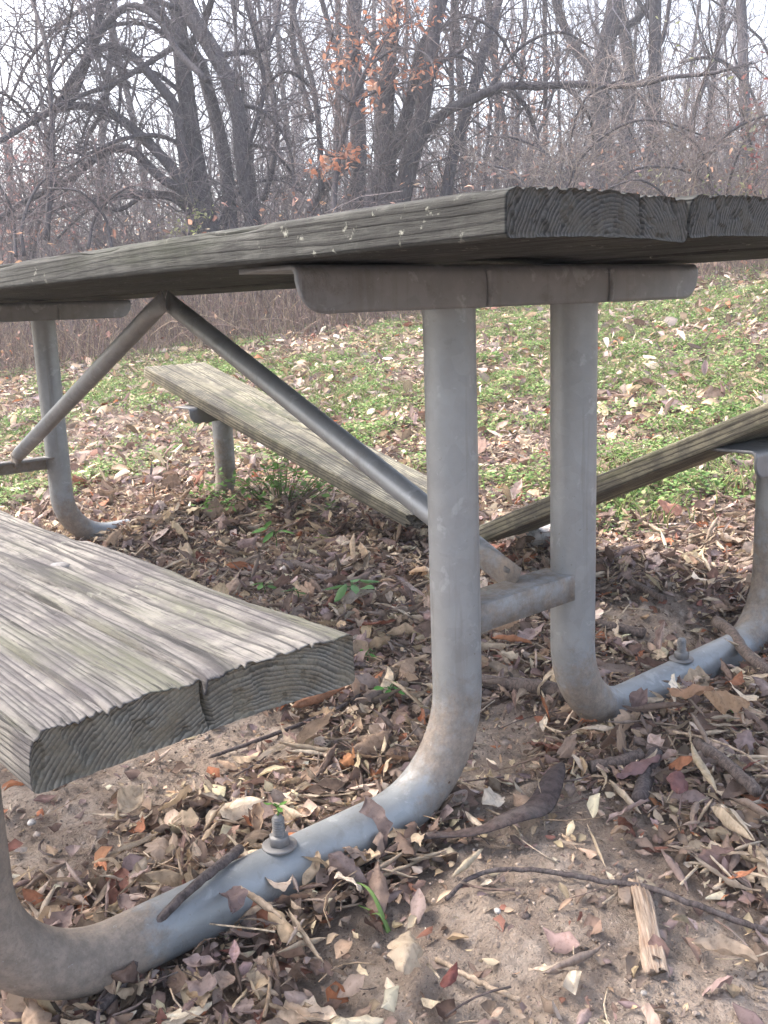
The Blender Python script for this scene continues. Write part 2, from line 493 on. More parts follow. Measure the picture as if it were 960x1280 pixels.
# ------------------------------------------------------------------ planks
def plank(name, L, W, T, mat, parent, M, ds=.002, ybig=.03, yfine=.25, ystep=.003, pith=(.02, -.11), ringw=.0042, amp=.0011, seed=0,
          cracks=(), jag0=0., jag1=0., knots=(), cup=0., loops=14, rc=.005, erode=.004, wander=.012, **props):
    # rounded rectangle perimeter (x in +-W/2, z in -T..0)
    a, b = W / 2 - rc, T / 2 - rc
    seg = []
    def lin(p, q2):
        n = max(2, int(np.hypot(*(np.array(q2) - p)) / ds)); s = np.linspace(0, 1, n, endpoint=False)[:, None]
        seg.append(np.array(p) * (1 - s) + np.array(q2) * s)
    def arc(cx, cz, a0):
        th = np.linspace(a0, a0 + PI / 2, max(3, int(rc * 1.57 / ds) + 2), endpoint=False)
        seg.append(np.stack([cx + rc * np.cos(th), cz + rc * np.sin(th)], 1))
    lin((a, -b - rc), (a, -b - rc + 1e-9)) if False else None
    lin((-a, -b - rc), (a, -b - rc)); arc(a, -b, -PI / 2); lin((a + rc, -b), (a + rc, b)); arc(a, b, 0)
    lin((a, b + rc), (-a, b + rc)); arc(-a, b, PI / 2); lin((-a - rc, b), (-a - rc, -b)); arc(-a, -b, PI)
    per = np.concatenate(seg); per[:, 1] -= T / 2
    N = len(per)
    nx = np.gradient(np.concatenate([per[-1:], per, per[:1]]), axis=0)[1:-1]
    nrm = np.stack([nx[:, 1], -nx[:, 0]], 1); nrm /= np.linalg.norm(nrm, axis=1, keepdims=True)
    ys = [0.]; s = ystep
    while ys[-1] < L / 2:
        ys.append(ys[-1] + s)
        if ys[-1] > yfine: s = min(s * 1.15, ybig)
    ys = np.array(ys); ys = ys * (L / 2) / ys[-1]
    s2 = [0.]; s = ystep * 2
    while s2[-1] < L / 2:
        s2.append(s2[-1] + s)
        if s2[-1] > .06: s = min(s * 1.3, ybig)
    s2 = np.array(s2); s2 = L - s2 * (L / 2) / s2[-1]
    ys = np.concatenate([ys, s2[::-1][1:]])
    m = len(ys)
    hs = np.random.default_rng(seed + 77).random(512)

    def phase(x, y, z):
        px = pith[0] + wander * (2 * fbm(y * .8, 0 * y + seed * 3.1, seed, 2) - 1) * 1.6
        pz = pith[1] + wander * (2 * fbm(y * 1.1, 0 * y + seed * 7.7, seed + 5, 2) - 1)
        r = np.hypot(x - px, (z - pz))
        r = r + .0040 * (fbm(x * 28, y * 1.2 + z * 28, seed + 2, 3) - .5) + .0011 * (fbm(x * 110, y * 5.0 + z * 90, seed + 8, 3) - .5)
        for (kx, ky, sx, sy, A) in knots:
            r = r + A * np.exp(-((x - kx) / sx) ** 2 - ((y - ky) / sy) ** 2)
        return r / ringw + 1.5 * (fbm(r * 90, 0 * r + seed, seed + 30, 3) - .5)

    def prof(ph):
        k = np.floor(ph).astype(int); f = ph - k
        rid = np.where(f < .8, .25 + .75 * (f / .8) ** 1.4, sstep(1.0, .8, f) * .75 + .25)
        return rid * (.45 + .9 * hs[k % 512])

    XX = np.repeat(per[None, :, 0], m, 0); ZZ = np.repeat(per[None, :, 1], m, 0); YY = np.repeat(ys[:, None], N, 1)
    ph = phase(XX, YY, ZZ); pr = prof(ph)
    top = (nrm[None, :, 1] > .3)
    wear = .45 + .9 * fbm(XX * 9, YY * 3, seed + 9, 3)
    updn = np.where(nrm[None, :, 1] > .2, 1., .32)
    disp = amp * (pr - .8) * wear * updn * (.35 + .65 * sstep(0, .03, YY)) + .0012 * (fbm(XX * 40, YY * 12 + ZZ * 60, seed + 11, 3) - .5)
    # eroded arris near both ends and dents along the long edges
    er = erode * np.exp(-YY / .010) * (.12 + .55 * np.clip(1.0 - pr, 0, 1.) * sstep(.3, .6, fbm(XX * 40, YY * 0, seed + 4, 3)) + .6 * sstep(.5, .75, fbm(XX * 60, YY * 30, seed + 18, 3))) * np.clip(nrm[None, :, 1] * .8 + .35, .12, 1)
    disp = disp - er + np.where(nrm[None, :, 1] > .2, .0009, .0003) * (fbm(XX * 260, YY * 7, seed + 23, 3) - .5) - np.where(nrm[None, :, 1] > .2, .0018, .0004) * sstep(.54, .64, fbm(XX * 170, YY * 5, seed + 25, 3))
    edge = np.exp(-((np.abs(XX) - W / 2) / .006) ** 2) * np.exp(-(ZZ / .010) ** 2)
    disp = disp - edge * .006 * sstep(.5, .75, fbm(YY * 9 + XX * 5, XX * 2, seed + 6, 4)) * 1.3
    for (cx, ln, cw, dp, wig, *_c) in cracks:
        cxx = cx + wig * (fbm(YY * 6, 0 * YY, seed + 40, 3) - .5)
        g = np.exp(-((XX - cxx) / cw) ** 4) * sstep(ln, ln * .5, YY) * (nrm[None, :, 1] > .5)
        disp = disp - dp * g
    PX = XX + nrm[None, :, 0] * disp; PZ = ZZ + nrm[None, :, 1] * disp
    cupf = lambda x: cup * (1 - (2 * x / W) ** 2)
    PZ = PZ + cupf(PX)
    def jag(x, z, A, sd):
        return A * (fbm(x * 35, z * 60, sd, 3) - .5) * 2
    wy0 = sstep(.30, 0, YY); wy1 = sstep(L - .30, L, YY)
    PY = YY + jag(XX, ZZ, jag0, seed + 60) * wy0 + jag(XX, ZZ, jag1, seed + 61) * wy1 + .003 * (fbm(XX * 60, ZZ * 60, seed + 13, 2) - .5) * sstep(.03, 0, YY)
    V = np.stack([PX, PY, PZ], -1).reshape(-1, 3)
    ii = np.arange(m - 1)[:, None]; jj = np.arange(N)[None]
    Q = [np.stack([ii * N + jj, ii * N + (jj + 1) % N, (ii + 1) * N + (jj + 1) % N, (ii + 1) * N + jj], -1).reshape(-1, 4)]
    ring = [ph.ravel()]; cap = [np.zeros(m * N)]
    # caps
    base = m * N; Vs = [V]
    for e in (0, 1):
        row = 0 if e == 0 else m - 1
        prev = row * N + np.arange(N)
        y0 = ys[row]; sg = 1 if e == 0 else -1
        med = np.stack([np.clip(per[:, 0], -(W / 2 - T / 2), W / 2 - T / 2), np.full(N, -T / 2)], 1)
        nl = loops if e == 0 else max(4, loops // 2)
        for k in range(nl + 1):
            tt = (k / nl) * .999
            if k == 0: tt = .004
            rz = PZ[row] - cupf(PX[row])
            x = PX[row] * (1 - tt) + med[:, 0] * tt; z = rz * (1 - tt) + med[:, 1] * tt
            phc = phase(x, np.full(N, y0), z); prc = prof(phc)
            din = amp * .35 * (1.1 - prc) + .0022 * fbm(x * 50, z * 50, seed + 15, 3) + .0022 * sstep(.55, .68, fbm(x * 130, z * 70, seed + 16, 3))
            if e == 0:
                for (cx, ln, cw, dp, wig, *_c) in cracks:
                    if _c: continue
                    cxx = cx + .004 * (fbm(z * 60, 0 * z + 3.3, seed + 44, 3) - .5) - z * .12
                    din = din + dp * 1.4 * np.exp(-((x - cxx) / cw) ** 4) * sstep(-T * 1.25, -T * .5, z)
            din = din * min(1, .15 + tt * 6)
            A = jag0 if e == 0 else jag1
            yy = y0 + sg * din + jag(x, z, A, seed + 60 + e) + (.003 * (fbm(x * 60, z * 60, seed + 13, 2) - .5) if e == 0 else 0)
            Vs.append(np.stack([x, yy, z + cupf(x)], 1))
            cur = base + np.arange(N)
            nxt = np.roll(np.arange(N), -1)
            f = np.stack([prev, cur, cur[nxt], prev[nxt]], 1) if e == 0 else np.stack([prev, prev[nxt], cur[nxt], cur], 1)
            Q.append(f); ring.append(phc); cap.append(np.ones(N)); prev = cur; base += N
    me = mesh_from(name, np.concatenate(Vs), [np.concatenate(Q)], {'ring': np.concatenate(ring), 'cap': np.concatenate(cap)})
    o = link(name, me, mat, parent, **props)
    o.matrix_local = M
    return o


LT = 1.8462
table = empty('picnic_table', (0, 0, 0), label='old picnic table with galvanised pipe legs and weathered boards, its far bench snapped in two', category='picnic table')
TR = Matrix.Translation
xs = [(-.414, -.1705), (-.1685, .1205), (.1225, .414)]
dz = [0, .004, .001]; cupv = [.003, .004, .003]
for k, (x0, x1) in enumerate(xs):
    plank('top_board', LT + .714, x1 - x0, .038, M_TOP, table, TR(((x0 + x1) / 2, -.357 - .001 * k, .7575 + dz[k])), ds=.0017 if k < 2 else .004,
          ybig=.03, yfine=.12 if k < 2 else .05, ystep=.003, pith=((.015, -.075), (.07, -.09), (0, -.1))[k], ringw=.0036, amp=.0009, seed=3 + k, cup=cupv[k],
          cracks=((.05, .15, .0015, .006, .004),), loops=20, erode=.0016, rc=.006, knots=((.05, .9, .03, .15, .02), (-.06, .35, .02, .1, .012)))
# left bench, whole
plank('bench_board', LT + .70, .2355, .038, M_BENCH, table, TR((-.5709 - .2355 / 2, -.3488, .4477)), ds=.00135, ybig=.02, yfine=.4, ystep=.0028,
      pith=(.035, -.135), ringw=.0031, amp=.00075, seed=21, cracks=((-.005, .6, .0018, .009, .012), (-.07, .5, .0013, .004, .01, 0), (.025, .8, .0012, .003, .02, 0), (.08, .6, .0012, .003, .02, 0)), cup=.0025, loops=30, erode=.004, wander=.012,
      knots=((.075, .78, .018, .10, .013), (-.05, 1.35, .02, .1, .015)), label='whole bench board in front')
# right bench, snapped: near half slopes down to the ground, far half rises from it
ang = math.atan(-.462)
Mn = TR((.568 + .235 / 2, -.34, .4915 + .462 * .29)) @ Matrix.Rotation(ang, 4, 'X')
plank('bench_board', 1.12, .235, .038, M_BROKEN, table, Mn, ds=.004, ybig=.03, yfine=.02, ystep=.006, pith=(.03, -.12), ringw=.006, amp=.0014, seed=33, loops=6,
      jag1=.05, label='near half of the snapped bench, sloping down')
ang2 = math.atan(.254)
yb, zb_ = .86, .156 + .254 * (.86 - .766)
Mf = TR((.568 + .235 / 2, yb, zb_)) @ Matrix.Rotation(ang2, 4, 'X')
plank('bench_board', 1.32, .235, .038, M_BROKEN, table, Mf, ds=.003, ybig=.012, yfine=.5, ystep=.006, pith=(-.02, -.10), ringw=.0058, amp=.0022, seed=37, loops=8,
      jag0=.05, knots=((.03, .75, .02, .12, .015),), cracks=((.03, .9, .003, .007, .02), (-.04, .7, .002, .006, .02)), label='far half of the snapped bench, rising to its bracket')

# ------------------------------------------------------------------ pipe frames
OD = .0652
def pipe_leg(y, s, xa, xb, zseat, dirt_far=.0, seedv=0):
    R = .14; zr = .035
    xa_, xb_ = abs(xa), abs(xb)
    pts = [(xa_, z) for z in np.linspace(.716, zr + R, 34, endpoint=False)]
    th = np.linspace(PI, 1.5 * PI, 26)
    pts += [(xa_ + R + R * math.cos(t), zr + R + R * math.sin(t)) for t in th]
    R2 = .13
    pts += [(x, zr) for x in np.linspace(xa_ + R, xb_ - R2, 26)[1:-1]]
    th = np.linspace(-.5 * PI, 0, 24)
    pts += [(xb_ - R2 + R2 * math.cos(t), zr + R2 + R2 * math.sin(t)) for t in th]
    pts += [(xb_, z) for z in np.linspace(zr + R2, zseat, 16)[1:]]
    p = np.array(pts)
    P = np.stack([s * p[:, 0], 0 * p[:, 0], p[:, 1]], 1)
    V, Fq = tubes(P[None], np.full((1, len(P)), OD / 2), 40, ref=(0, 1, 0))
    x = np.abs(V[:, 0]); z = V[:, 2]
    # dust collects on the lower bends and on the seat upright
    d1 = np.exp(-((x - xa_ - .02) / .10) ** 2) * sstep(.30, .09, z) * .62
    d2 = np.exp(-((x - xb_ + .02) / .13) ** 2) * sstep(.50, .12, z) * (1.5 if s < 0 and y < 1 else .6)
    d3 = .16 * sstep(.45, .2, z)
    d = np.maximum(np.maximum(d1, d2), d3)
    o = link('pipe_leg', mesh_from('pipe_leg', V, Fq, {'dirt': d}), M_GALV, table, loc=(0, y, 0))
    return o


def hexnut(r, h, n=6):
    th = np.arange(n) / n * 2 * PI + .2
    prof = [(r * .93, 0), (r, h * .12), (r, h * .88), (r * .9, h)]
    return lathe(prof, n)


def anchor(leg, x, stud_h=.05, sc=1.):
    b = Bag()
    def put(V, Fs, z): b.add(V * np.array([sc, sc, sc]) + np.array([0, 0, z]), Fs, dirt=np.full(len(V), .3))
    put(*lathe([(.019, 0), (.0205, .001), (.0205, .0032), (.019, .004)], 28), 0)
    put(*hexnut(.0125, .011), .004 * sc)
    prof = []
    for k in range(int(stud_h / .003)):
        prof += [(.0074, k * .003), (.0074, k * .003 + .0008), (.0060, k * .003 + .0014), (.0060, k * .003 + .0022)]
    prof += [(.005, stud_h + .001)]
    put(*lathe(prof, 16), .008 * sc)
    o = b.build('anchor_bolt', M_RUST, leg, smooth=False)
    o.location = (x, 0, .066)
    return o


legs = {}
for y, near_ in ((0, True), (LT, False)):
    for s in (-1, 1):
        xb = .75 if s < 0 else (.712 if near_ else .675)
        leg = pipe_leg(y, s, .1216, xb, .408 if not (s > 0 and not near_) else .383)
        legs[(near_, s)] = leg
        anchor(leg, s * .416, .03 if near_ else .02)


def lbracket(name, x0, x1, ytop0, ytop1, ztop, drop, rc, parent, loc, rot=None, front=-1, seed=0, mat=None):
    """bent steel angle: flat flange under the boards and an upright plate with rounded lower corners"""
    th = .0055; rb = .012
    xs_ = np.concatenate([np.linspace(x0, x0 + rc, 14, endpoint=False), np.linspace(x0 + rc, x1 - rc, 40, endpoint=False), np.linspace(x1 - rc, x1, 15)])
    # profile from flange tip to plate bottom
    prof = [(ytop1, ztop, 0, 1)]
    prof += [(y, ztop, 0, 1) for y in np.linspace(ytop1, ytop0 + rb, 4)[1:]]
    for t in np.linspace(0, PI / 2, 7)[1:]:
        prof.append((ytop0 + rb - rb * math.sin(t), ztop - rb + rb * math.cos(t), -math.sin(t), math.cos(t)))
    npz = 8
    V = []
    k0 = len(prof)
    for x in xs_:
        e = min(x - x0, x1 - x)
        dd = drop if e >= rc else drop - rc + math.sqrt(max(0, rc * rc - (rc - e) ** 2))
        dd = max(dd, rb + .004)
        for (y, z, ny, nz) in prof: V.append((x, y, z, ny, nz))
        for k in range(1, npz + 1):
            V.append((x, ytop0, ztop - rb - (dd - rb) * k / npz, -1, 0))
    V = np.array(V); n = len(prof) + npz; m = len(xs_)
    A = V[:, :3]; Bk = A - np.stack([0 * V[:, 3], V[:, 3], V[:, 4]], 1) * th
    i = np.arange(m - 1)[:, None]; j = np.arange(n - 1)[None]
    q = np.stack([i * n + j, i * n + j + 1, (i + 1) * n + j + 1, (i + 1) * n + j], -1).reshape(-1, 4)
    o_ = m * n
    Fs = [q, q[:, ::-1] + o_]
    jj = np.arange(n - 1); ii = np.arange(m - 1)
    Fs.append(np.stack([jj, jj + o_, jj + 1 + o_, jj + 1], 1))
    e0 = (m - 1) * n
    Fs.append(np.stack([e0 + jj, e0 + jj + 1, e0 + jj + 1 + o_, e0 + jj + o_], 1))
    Fs.append(np.stack([ii * n, (ii + 1) * n, (ii + 1) * n + o_, ii * n + o_], 1))
    l = n - 1
    Fs.append(np.stack([ii * n + l, ii * n + l + o_, (ii + 1) * n + l + o_, (ii + 1) * n + l], 1))
    VV = np.concatenate([A, Bk])
    d = .1 + .35 * fbm(VV[:, 0] * 12, VV[:, 2] * 30, 50 + seed, 3) - .5 * (VV[:, 0] < x0 + .004)
    me = mesh_from(name, VV, [np.concatenate(Fs)], {'dirt': d}, smooth=False)
    o = link(name, me, mat or M_BRKT, parent, loc=loc)
    if rot: o.rotation_euler = rot
    return o


def weld(parent, x, z0, z1, y):
    n = 22
    P = np.stack([np.full(n, x), np.full(n, y), np.linspace(z0, z1, n)], 1)
    P[:, 0] += .003 * np.sin(np.linspace(0, PI, n))
    R = .0032 + .0012 * rng.random(n)
    V, Fq = tubes(P[None], R[None], 8, ref=(1, 0, 0))
    link('weld_bead', mesh_from('weld_bead', V, Fq, {'dirt': np.full(len(V), .3)}), M_BRKT, parent)


for y in (0, LT):
    br = lbracket('top_bracket', -.374, .374, -.036, .072, .7185, .051, .038, table, (0, y, 0), seed=int(y))
    for s in (-1, 1):
        weld(br, s * .1216 + .031, .668, .712, -.0375)
for (x, y, zt, rot) in ((-.705, 0, .4085, None), (.715, 0, .407, None), (-.705, LT, .4085, None), (.68, LT, .386, (0, 0, 0))):
    lbracket('seat_bracket', x - .14, x + .14, -.036, .055, zt, .05, .03, table, (0, y, 0), rot, seed=3)

# crossbars (angle) and diagonal braces
for y, sg in ((0, 1), (LT, -1)):
    b = Bag()
    x0, x1 = -.1216 + .022, .1216 - .022
    prof = [(.032, .288), (.032, .283), (-.017, .283), (-.017, .250), (-.0225, .250), (-.0225, .2865), (-.021, .288)]
    pr = np.array(prof); pr[:, 0] *= sg
    n = len(pr); xsn = np.linspace(x0, x1, 9)
    V = np.concatenate([np.stack([np.full(n, x), pr[:, 0], pr[:, 1]], 1) for x in xsn])
    i = np.arange(8)[:, None]; j = np.arange(n)[None]
    q = np.stack([i * n + j, i * n + (j + 1) % n, (i + 1) * n + (j + 1) % n, (i + 1) * n + j], -1).reshape(-1, 4)
    tri = np.array([[0, 1, 2], [0, 2, 5], [0, 5, 6], [2, 3, 4], [2, 4, 5]])
    b.add(V, [q, tri, tri[:, ::-1] + 8 * n], dirt=np.full(len(V), .45))
    cb = b.build('crossbar', M_GALV, table, smooth=False); cb.location = (0, y, 0)
    # diagonal pipe, ends hammered flat
    za, zc = .700, .290
    ya, yc = (LT / 2 + sg * .018 - y) , sg * .012
    n = 48
    tt = np.linspace(0, 1, n)
    P = np.stack([np.full(n, sg * .012), yc + (ya - yc) * tt, zc + (za - zc) * tt], 1)
    # flat tabs: first bit lies level on the crossbar, last bit hangs under the top
    fl = np.clip(np.minimum(sstep(.005, .075, tt), sstep(.995, .95, tt)), .16, 1)
    V, Fq = tubes(P[None], np.full((1, n), .0185), 28, ref=(1, 0, 0), flat=fl[None])
    d = .1 + .5 * sstep(.14, .0, np.repeat(tt, 28)) + .25 * sstep(.85, 1., np.repeat(tt, 28))
    br = link('diagonal_brace', mesh_from('diagonal_brace', V, Fq, {'dirt': d}), M_GALV, table, loc=(0, y, 0))
    for t_, col in ((.03, 1), (.965, 1)):
        p = P[int(t_ * (n - 1))]
        Vn, Fn = hexnut(.007, .007)
        nb = link('brace_bolt', mesh_from('brace_bolt', Vn, Fn, {'dirt': np.full(len(Vn), .7)}, smooth=False), M_BRKT, br, loc=(p[0], p[1] - .002, p[2] + .003))
        nb.rotation_euler = (math.atan2(za - zc, ya - yc) if sg > 0 else math.atan2(za - zc, -(ya - yc)) * -1, 0, 0)
# carriage bolt heads on the bench tops
for (x, y) in ((-.64, 0), (-.75, 0), (-.64, LT), (-.75, LT)):
    V, Fq = lathe([(.0115, -.003), (.0112, -.0012), (.008, .0006), (.004, .0013), (.0005, .0015)], 20)
    link('bolt_head', mesh_from('bolt_head', V, Fq, {'dirt': np.full(len(V), .5)}), M_BRKT, table, loc=(x, y, .4492))

# ------------------------------------------------------------------ leaves
def leaf_grid(kind, r, nu=10, nv=7):
    t = np.linspace(0, 1, nu); v = np.linspace(-1, 1, nv)
    T_, Vv = np.meshgrid(t, v, indexing='ij')
    asp = {'oval': r.uniform(.38, .55), 'lance': r.uniform(.2, .3), 'lobed': r.uniform(.5, .75), 'frag': r.uniform(.4, .9), 'roll': r.uniform(.35, .55)}[kind]
    prof = np.sin(PI * np.clip(t, .012, .985)) ** (.75 if kind != 'lance' else 1.0) * (1.15 - .4 * t)
    if kind == 'lobed': prof = prof * (1 + .2 * np.sin(t * PI * r.integers(5, 8) + r.uniform(0, 3)))
    if kind == 'frag': prof = prof * (.6 + .8 * r.random(nu))
    w = (asp / 2 * prof)[:, None] * (1 + .12 * (r.random((nu, nv)) - .5) * np.abs(Vv))
    if kind == 'roll': th = r.uniform(2.2, 4.6)
    elif kind == 'frag': th = r.uniform(.2, 1.5)
    else: th = abs(r.normal(0, .75)) + .15
    a = Vv * th * (1 + .3 * (T_ - .5) * r.uniform(-1, 1))
    rad = w / th * (1 - .12 * np.abs(Vv))
    x = T_ - .5; y = rad * np.sin(a); z = rad * (1 - np.cos(a))
    # fold along the midrib + bend along the length
    z = z + np.abs(Vv) * w * r.uniform(-.1, .35)
    bend = r.normal(0, .75 if kind != 'roll' else .35)
    xb = np.sin(bend * x) / bend if abs(bend) > .05 else x
    z = z + bend * x * x * .5 * 1.6
    tw = r.normal(0, .55)
    ca, sa = np.cos(tw * x), np.sin(tw * x)
    y, z = y * ca - z * sa, y * sa + z * ca
    ph = r.uniform(0, 9)
    cr = .02 if kind != 'roll' else .012
    z = z + cr * np.sin(T_ * 17 + ph + Vv * 2.5) + (r.random((nu, nv)) - .5) * cr * 1.4 + .5 * cr * np.sin(Vv * 6 + T_ * 8 + ph)
    y = y + (r.random((nu, nv)) - .5) * cr
    # crumpling: random creases across the blade
    for _ in range(5):
        ca, cb, cc = r.uniform(-.5, .5), r.uniform(-asp / 2, asp / 2), r.uniform(0, PI)
        dd = (xb - ca) * math.cos(cc) + (y - cb) * math.sin(cc)
        z = z + r.choice([-1, 1]) * r.uniform(.15, .8) * (.6 if kind == 'roll' else 1) * np.maximum(dd, 0)
    z = z - (z.mean(1) * .5)[:, None]
    if r.random() < .5: z = -z + z.max()
    return np.stack([xb, y, z], -1).reshape(-1, 3)


def grid_faces(nu, nv):
    i = np.arange(nu - 1)[:, None]; j = np.arange(nv - 1)[None]
    return np.stack([i * nv + j, (i + 1) * nv + j, (i + 1) * nv + j + 1, i * nv + j + 1], -1).reshape(-1, 4)


LR = np.random.default_rng(91)
NU, NV = 13, 9
kinds_near = ['oval'] * 9 + ['lance'] * 4 + ['lobed'] * 10 + ['roll'] * 16 + ['frag'] * 9
VAR = [leaf_grid(k, LR, NU, NV) for k in kinds_near]
FRAG = [leaf_grid('frag', LR, 4, 3) for _ in range(14)]
FARL = [leaf_grid(k, LR, 5, 3) for k in (['oval'] * 8 + ['lobed'] * 6 + ['roll'] * 5)]

PAL = 1.28 * np.array([(.150, .105, .084), (.200, .152, .124), (.115, .080, .062), (.26, .185, .13), (.36, .275, .19), (.46, .375, .275), (.55, .47, .37),
                (.22, .165, .15), (.30, .13, .07), (.16, .075, .055), (.30, .235, .205)])
PALN = ['purple-brown', 'mauve-brown', 'dark brown', 'light brown', 'tan', 'pale tan', 'bleached', 'grey-brown', 'rusty orange', 'reddish brown', 'dusty pinkish grey']
PW = np.array([.17, .15, .10, .12, .12, .09, .035, .12, .02, .035, .09]); PW = PW / PW.sum()


def rotmats(yaw, tilt_ax, tilt):
    n = len(yaw)
    cz, sz = np.cos(yaw), np.sin(yaw)
    Rz = np.zeros((n, 3, 3)); Rz[:, 0, 0] = cz; Rz[:, 0, 1] = -sz; Rz[:, 1, 0] = sz; Rz[:, 1, 1] = cz; Rz[:, 2, 2] = 1
    ax = np.stack([np.cos(tilt_ax), np.sin(tilt_ax), 0 * tilt_ax], 1)
    K = np.zeros((n, 3, 3)); K[:, 0, 1] = -ax[:, 2]; K[:, 0, 2] = ax[:, 1]; K[:, 1, 0] = ax[:, 2]; K[:, 1, 2] = -ax[:, 0]; K[:, 2, 0] = -ax[:, 1]; K[:, 2, 1] = ax[:, 0]
    s, c = np.sin(tilt)[:, None, None], (1 - np.cos(tilt))[:, None, None]
    Rt = np.eye(3)[None] + s * K + c * (K @ K)
    return Rt @ Rz


def scatter(bag, var, nu, nv, xy, size, col, tilt, lift, r, sink=.003):
    n = len(xy)
    idx = r.integers(0, len(var), n)
    Rm = rotmats(r.uniform(0, 2 * PI, n), r.uniform(0, 2 * PI, n), tilt) * size[:, None, None]
    VV = np.array(var)[idx]
    P = np.einsum('nij,nkj->nki', Rm, VV)
    zmin = P[:, :, 2].min(1)
    g = terr(xy[:, 0], xy[:, 1])
    P[:, :, 0] += xy[:, 0:1]; P[:, :, 1] += xy[:, 1:2]
    P[:, :, 2] += (g + lift - zmin - sink)[:, None]
    K = nu * nv
    f = grid_faces(nu, nv)
    Fs = (f[None] + (np.arange(n) * K)[:, None, None]).reshape(-1, 4)
    C = np.repeat(col, K, 0)
    mot = np.convolve(np.random.default_rng(n).normal(0, 1, len(C) + 4), np.ones(5) / 5, 'valid')
    C = np.clip(C * (1 + .22 * mot)[:, None], 0, 1)
    rib = np.ones((nu, nv)); rib[:, nv // 2] = 1.3; rib[:, 0] = rib[:, -1] = .85
    C = np.clip(C * np.tile(rib.ravel(), n)[:, None], 0, 1)
    bag.add(P.reshape(-1, 3), [Fs], Col=C)


def in_view(x, y, z, mu=130, mv=150):
    u, v, d = project(np.stack([x, y, z], 1))
    return (d > .15) & (u > -mu) & (u < 960 + mu) & (v > -mv) & (v < 1280 + mv)


def pick_col(n, r, dim=1.0):
    c = PAL[r.choice(len(PAL), n, p=PW)]
    return np.clip(c * r.uniform(.72, 1.3, (n, 1)) * r.uniform(.94, 1.06, (n, 3)) * dim, 0, 1)


# litter banks: where leaves lie deep
PILES = [(330, 1180, .12, .022), (250, 1090, .1, .012), (430, 1210, .13, .022), (900, 900, .16, .03), (930, 1010, .13, .025), (800, 900, .12, .015), (470, 690, .18, .03), (400, 650, .22, .03),
         (360, 930, .1, .01), (520, 1010, .08, .012), (480, 1060, .08, .012), (300, 1220, .12, .02), (620, 800, .2, .015), (700, 690, .15, .03)]
PILEW = [(hit(u, v), r, h) for u, v, r, h in PILES]


def pile(x, y):
    p = np.full(np.shape(x), .006)
    for q_, r, h in PILEW:
        p = p + h * np.exp(-((x - q_[0]) ** 2 + (y - q_[1]) ** 2) / r ** 2)
    return p


def near_pts(n, r, dmin, dmax):
    # even over the ground in the wedge the lens sees, out to dmax
    hd = math.atan2(FW[1], FW[0])
    a = hd + r.uniform(-.50, .50, n); d = np.sqrt(r.uniform(dmin ** 2, dmax ** 2, n))
    x = CAM[0] + d * np.cos(a); y = CAM[1] + d * np.sin(a)
    k = in_view(x, y, terr(x, y))
    return x[k], y[k]


litter = Bag()
# fine crumbs
x, y = near_pts(110000, LR, .45, 4.2)
b_ = bare(x, y); g_ = grassm(x, y)
k = LR.random(len(x)) < (1 - .84 * b_) * (1 - .6 * g_)
x, y = x[k], y[k]
n = len(x)
scatter(litter, FRAG, 4, 3, np.stack([x, y], 1), np.clip(LR.lognormal(math.log(.0135), .5, n), .004, .042), pick_col(n, LR, .95), np.abs(LR.normal(0, .5, n)), LR.random(n) * pile(x, y) * .6, LR)
# whole leaves, near
x, y = near_pts(15000, LR, .5, 3.9)
b_ = bare(x, y); g_ = grassm(x, y)
k = LR.random(len(x)) < (1 - .985 * b_) * (1 - .55 * g_)
x, y = x[k], y[k]
n = len(x)
sz = np.clip(LR.lognormal(math.log(.033), .40, n), .013, .085)
col = pick_col(n, LR); til = np.abs(LR.normal(0, .55, n)); lf = LR.random(n) * pile(x, y)
# the largest ones in the picture become individuals
u, v, d = project(np.stack([x, y, terr(x, y)], 1))
vis = (u > 5) & (u < 955) & (v > 690) & (v < 1275)
score = np.where(vis, sz / d, 0) * (lf > .35 * pile(x, y))
order = np.argsort(-score)
IND = order[:235]
mask = np.ones(n, bool); mask[IND] = False
scatter(litter, VAR, NU, NV, np.stack([x, y], 1)[mask], sz[mask], col[mask], til[mask], lf[mask], LR)
ind = (x[IND], y[IND], sz[IND], til[IND], lf[IND])
# torn strips and curled shreds
SHRED = []
for _ in range(26):
    g_ = leaf_grid('roll' if _ % 2 else 'lance', LR, NU, 5); g_[:, 1:] *= LR.uniform(.45, .8); SHRED.append(g_)
x, y = near_pts(7000, LR, .5, 3.9)
k = LR.random(len(x)) < (1 - .96 * bare(x, y)) * (1 - .6 * grassm(x, y))
x, y = x[k], y[k]; n = len(x)
sc_ = np.array([(.40, .32, .235), (.30, .235, .175), (.48, .40, .31), (.24, .185, .15), (.19, .14, .115)])[LR.choice(5, n, p=(.28, .26, .12, .2, .14))] * LR.uniform(.8, 1.2, (n, 1))
scatter(litter, SHRED, NU, 5, np.stack([x, y], 1), np.clip(LR.lognormal(math.log(.042), .4, n), .015, .10), sc_, np.abs(LR.normal(0, .3, n)), (.4 + .6 * LR.random(n)) * pile(x, y) + .003, LR)
# mid distance leaves
x, y = near_pts(14000, LR, 3.6, 11.5)
k = LR.random(len(x)) < .75 + .25 * fbm(x * .8, y * .8, 40, 3)
x, y = x[k], y[k]; n = len(x)
scatter(litter, FARL, 5, 3, np.stack([x, y], 1), LR.uniform(.035, .095, n), pick_col(n, LR, 1.0), np.abs(LR.normal(0, .45, n)), LR.random(n) * .03, LR)

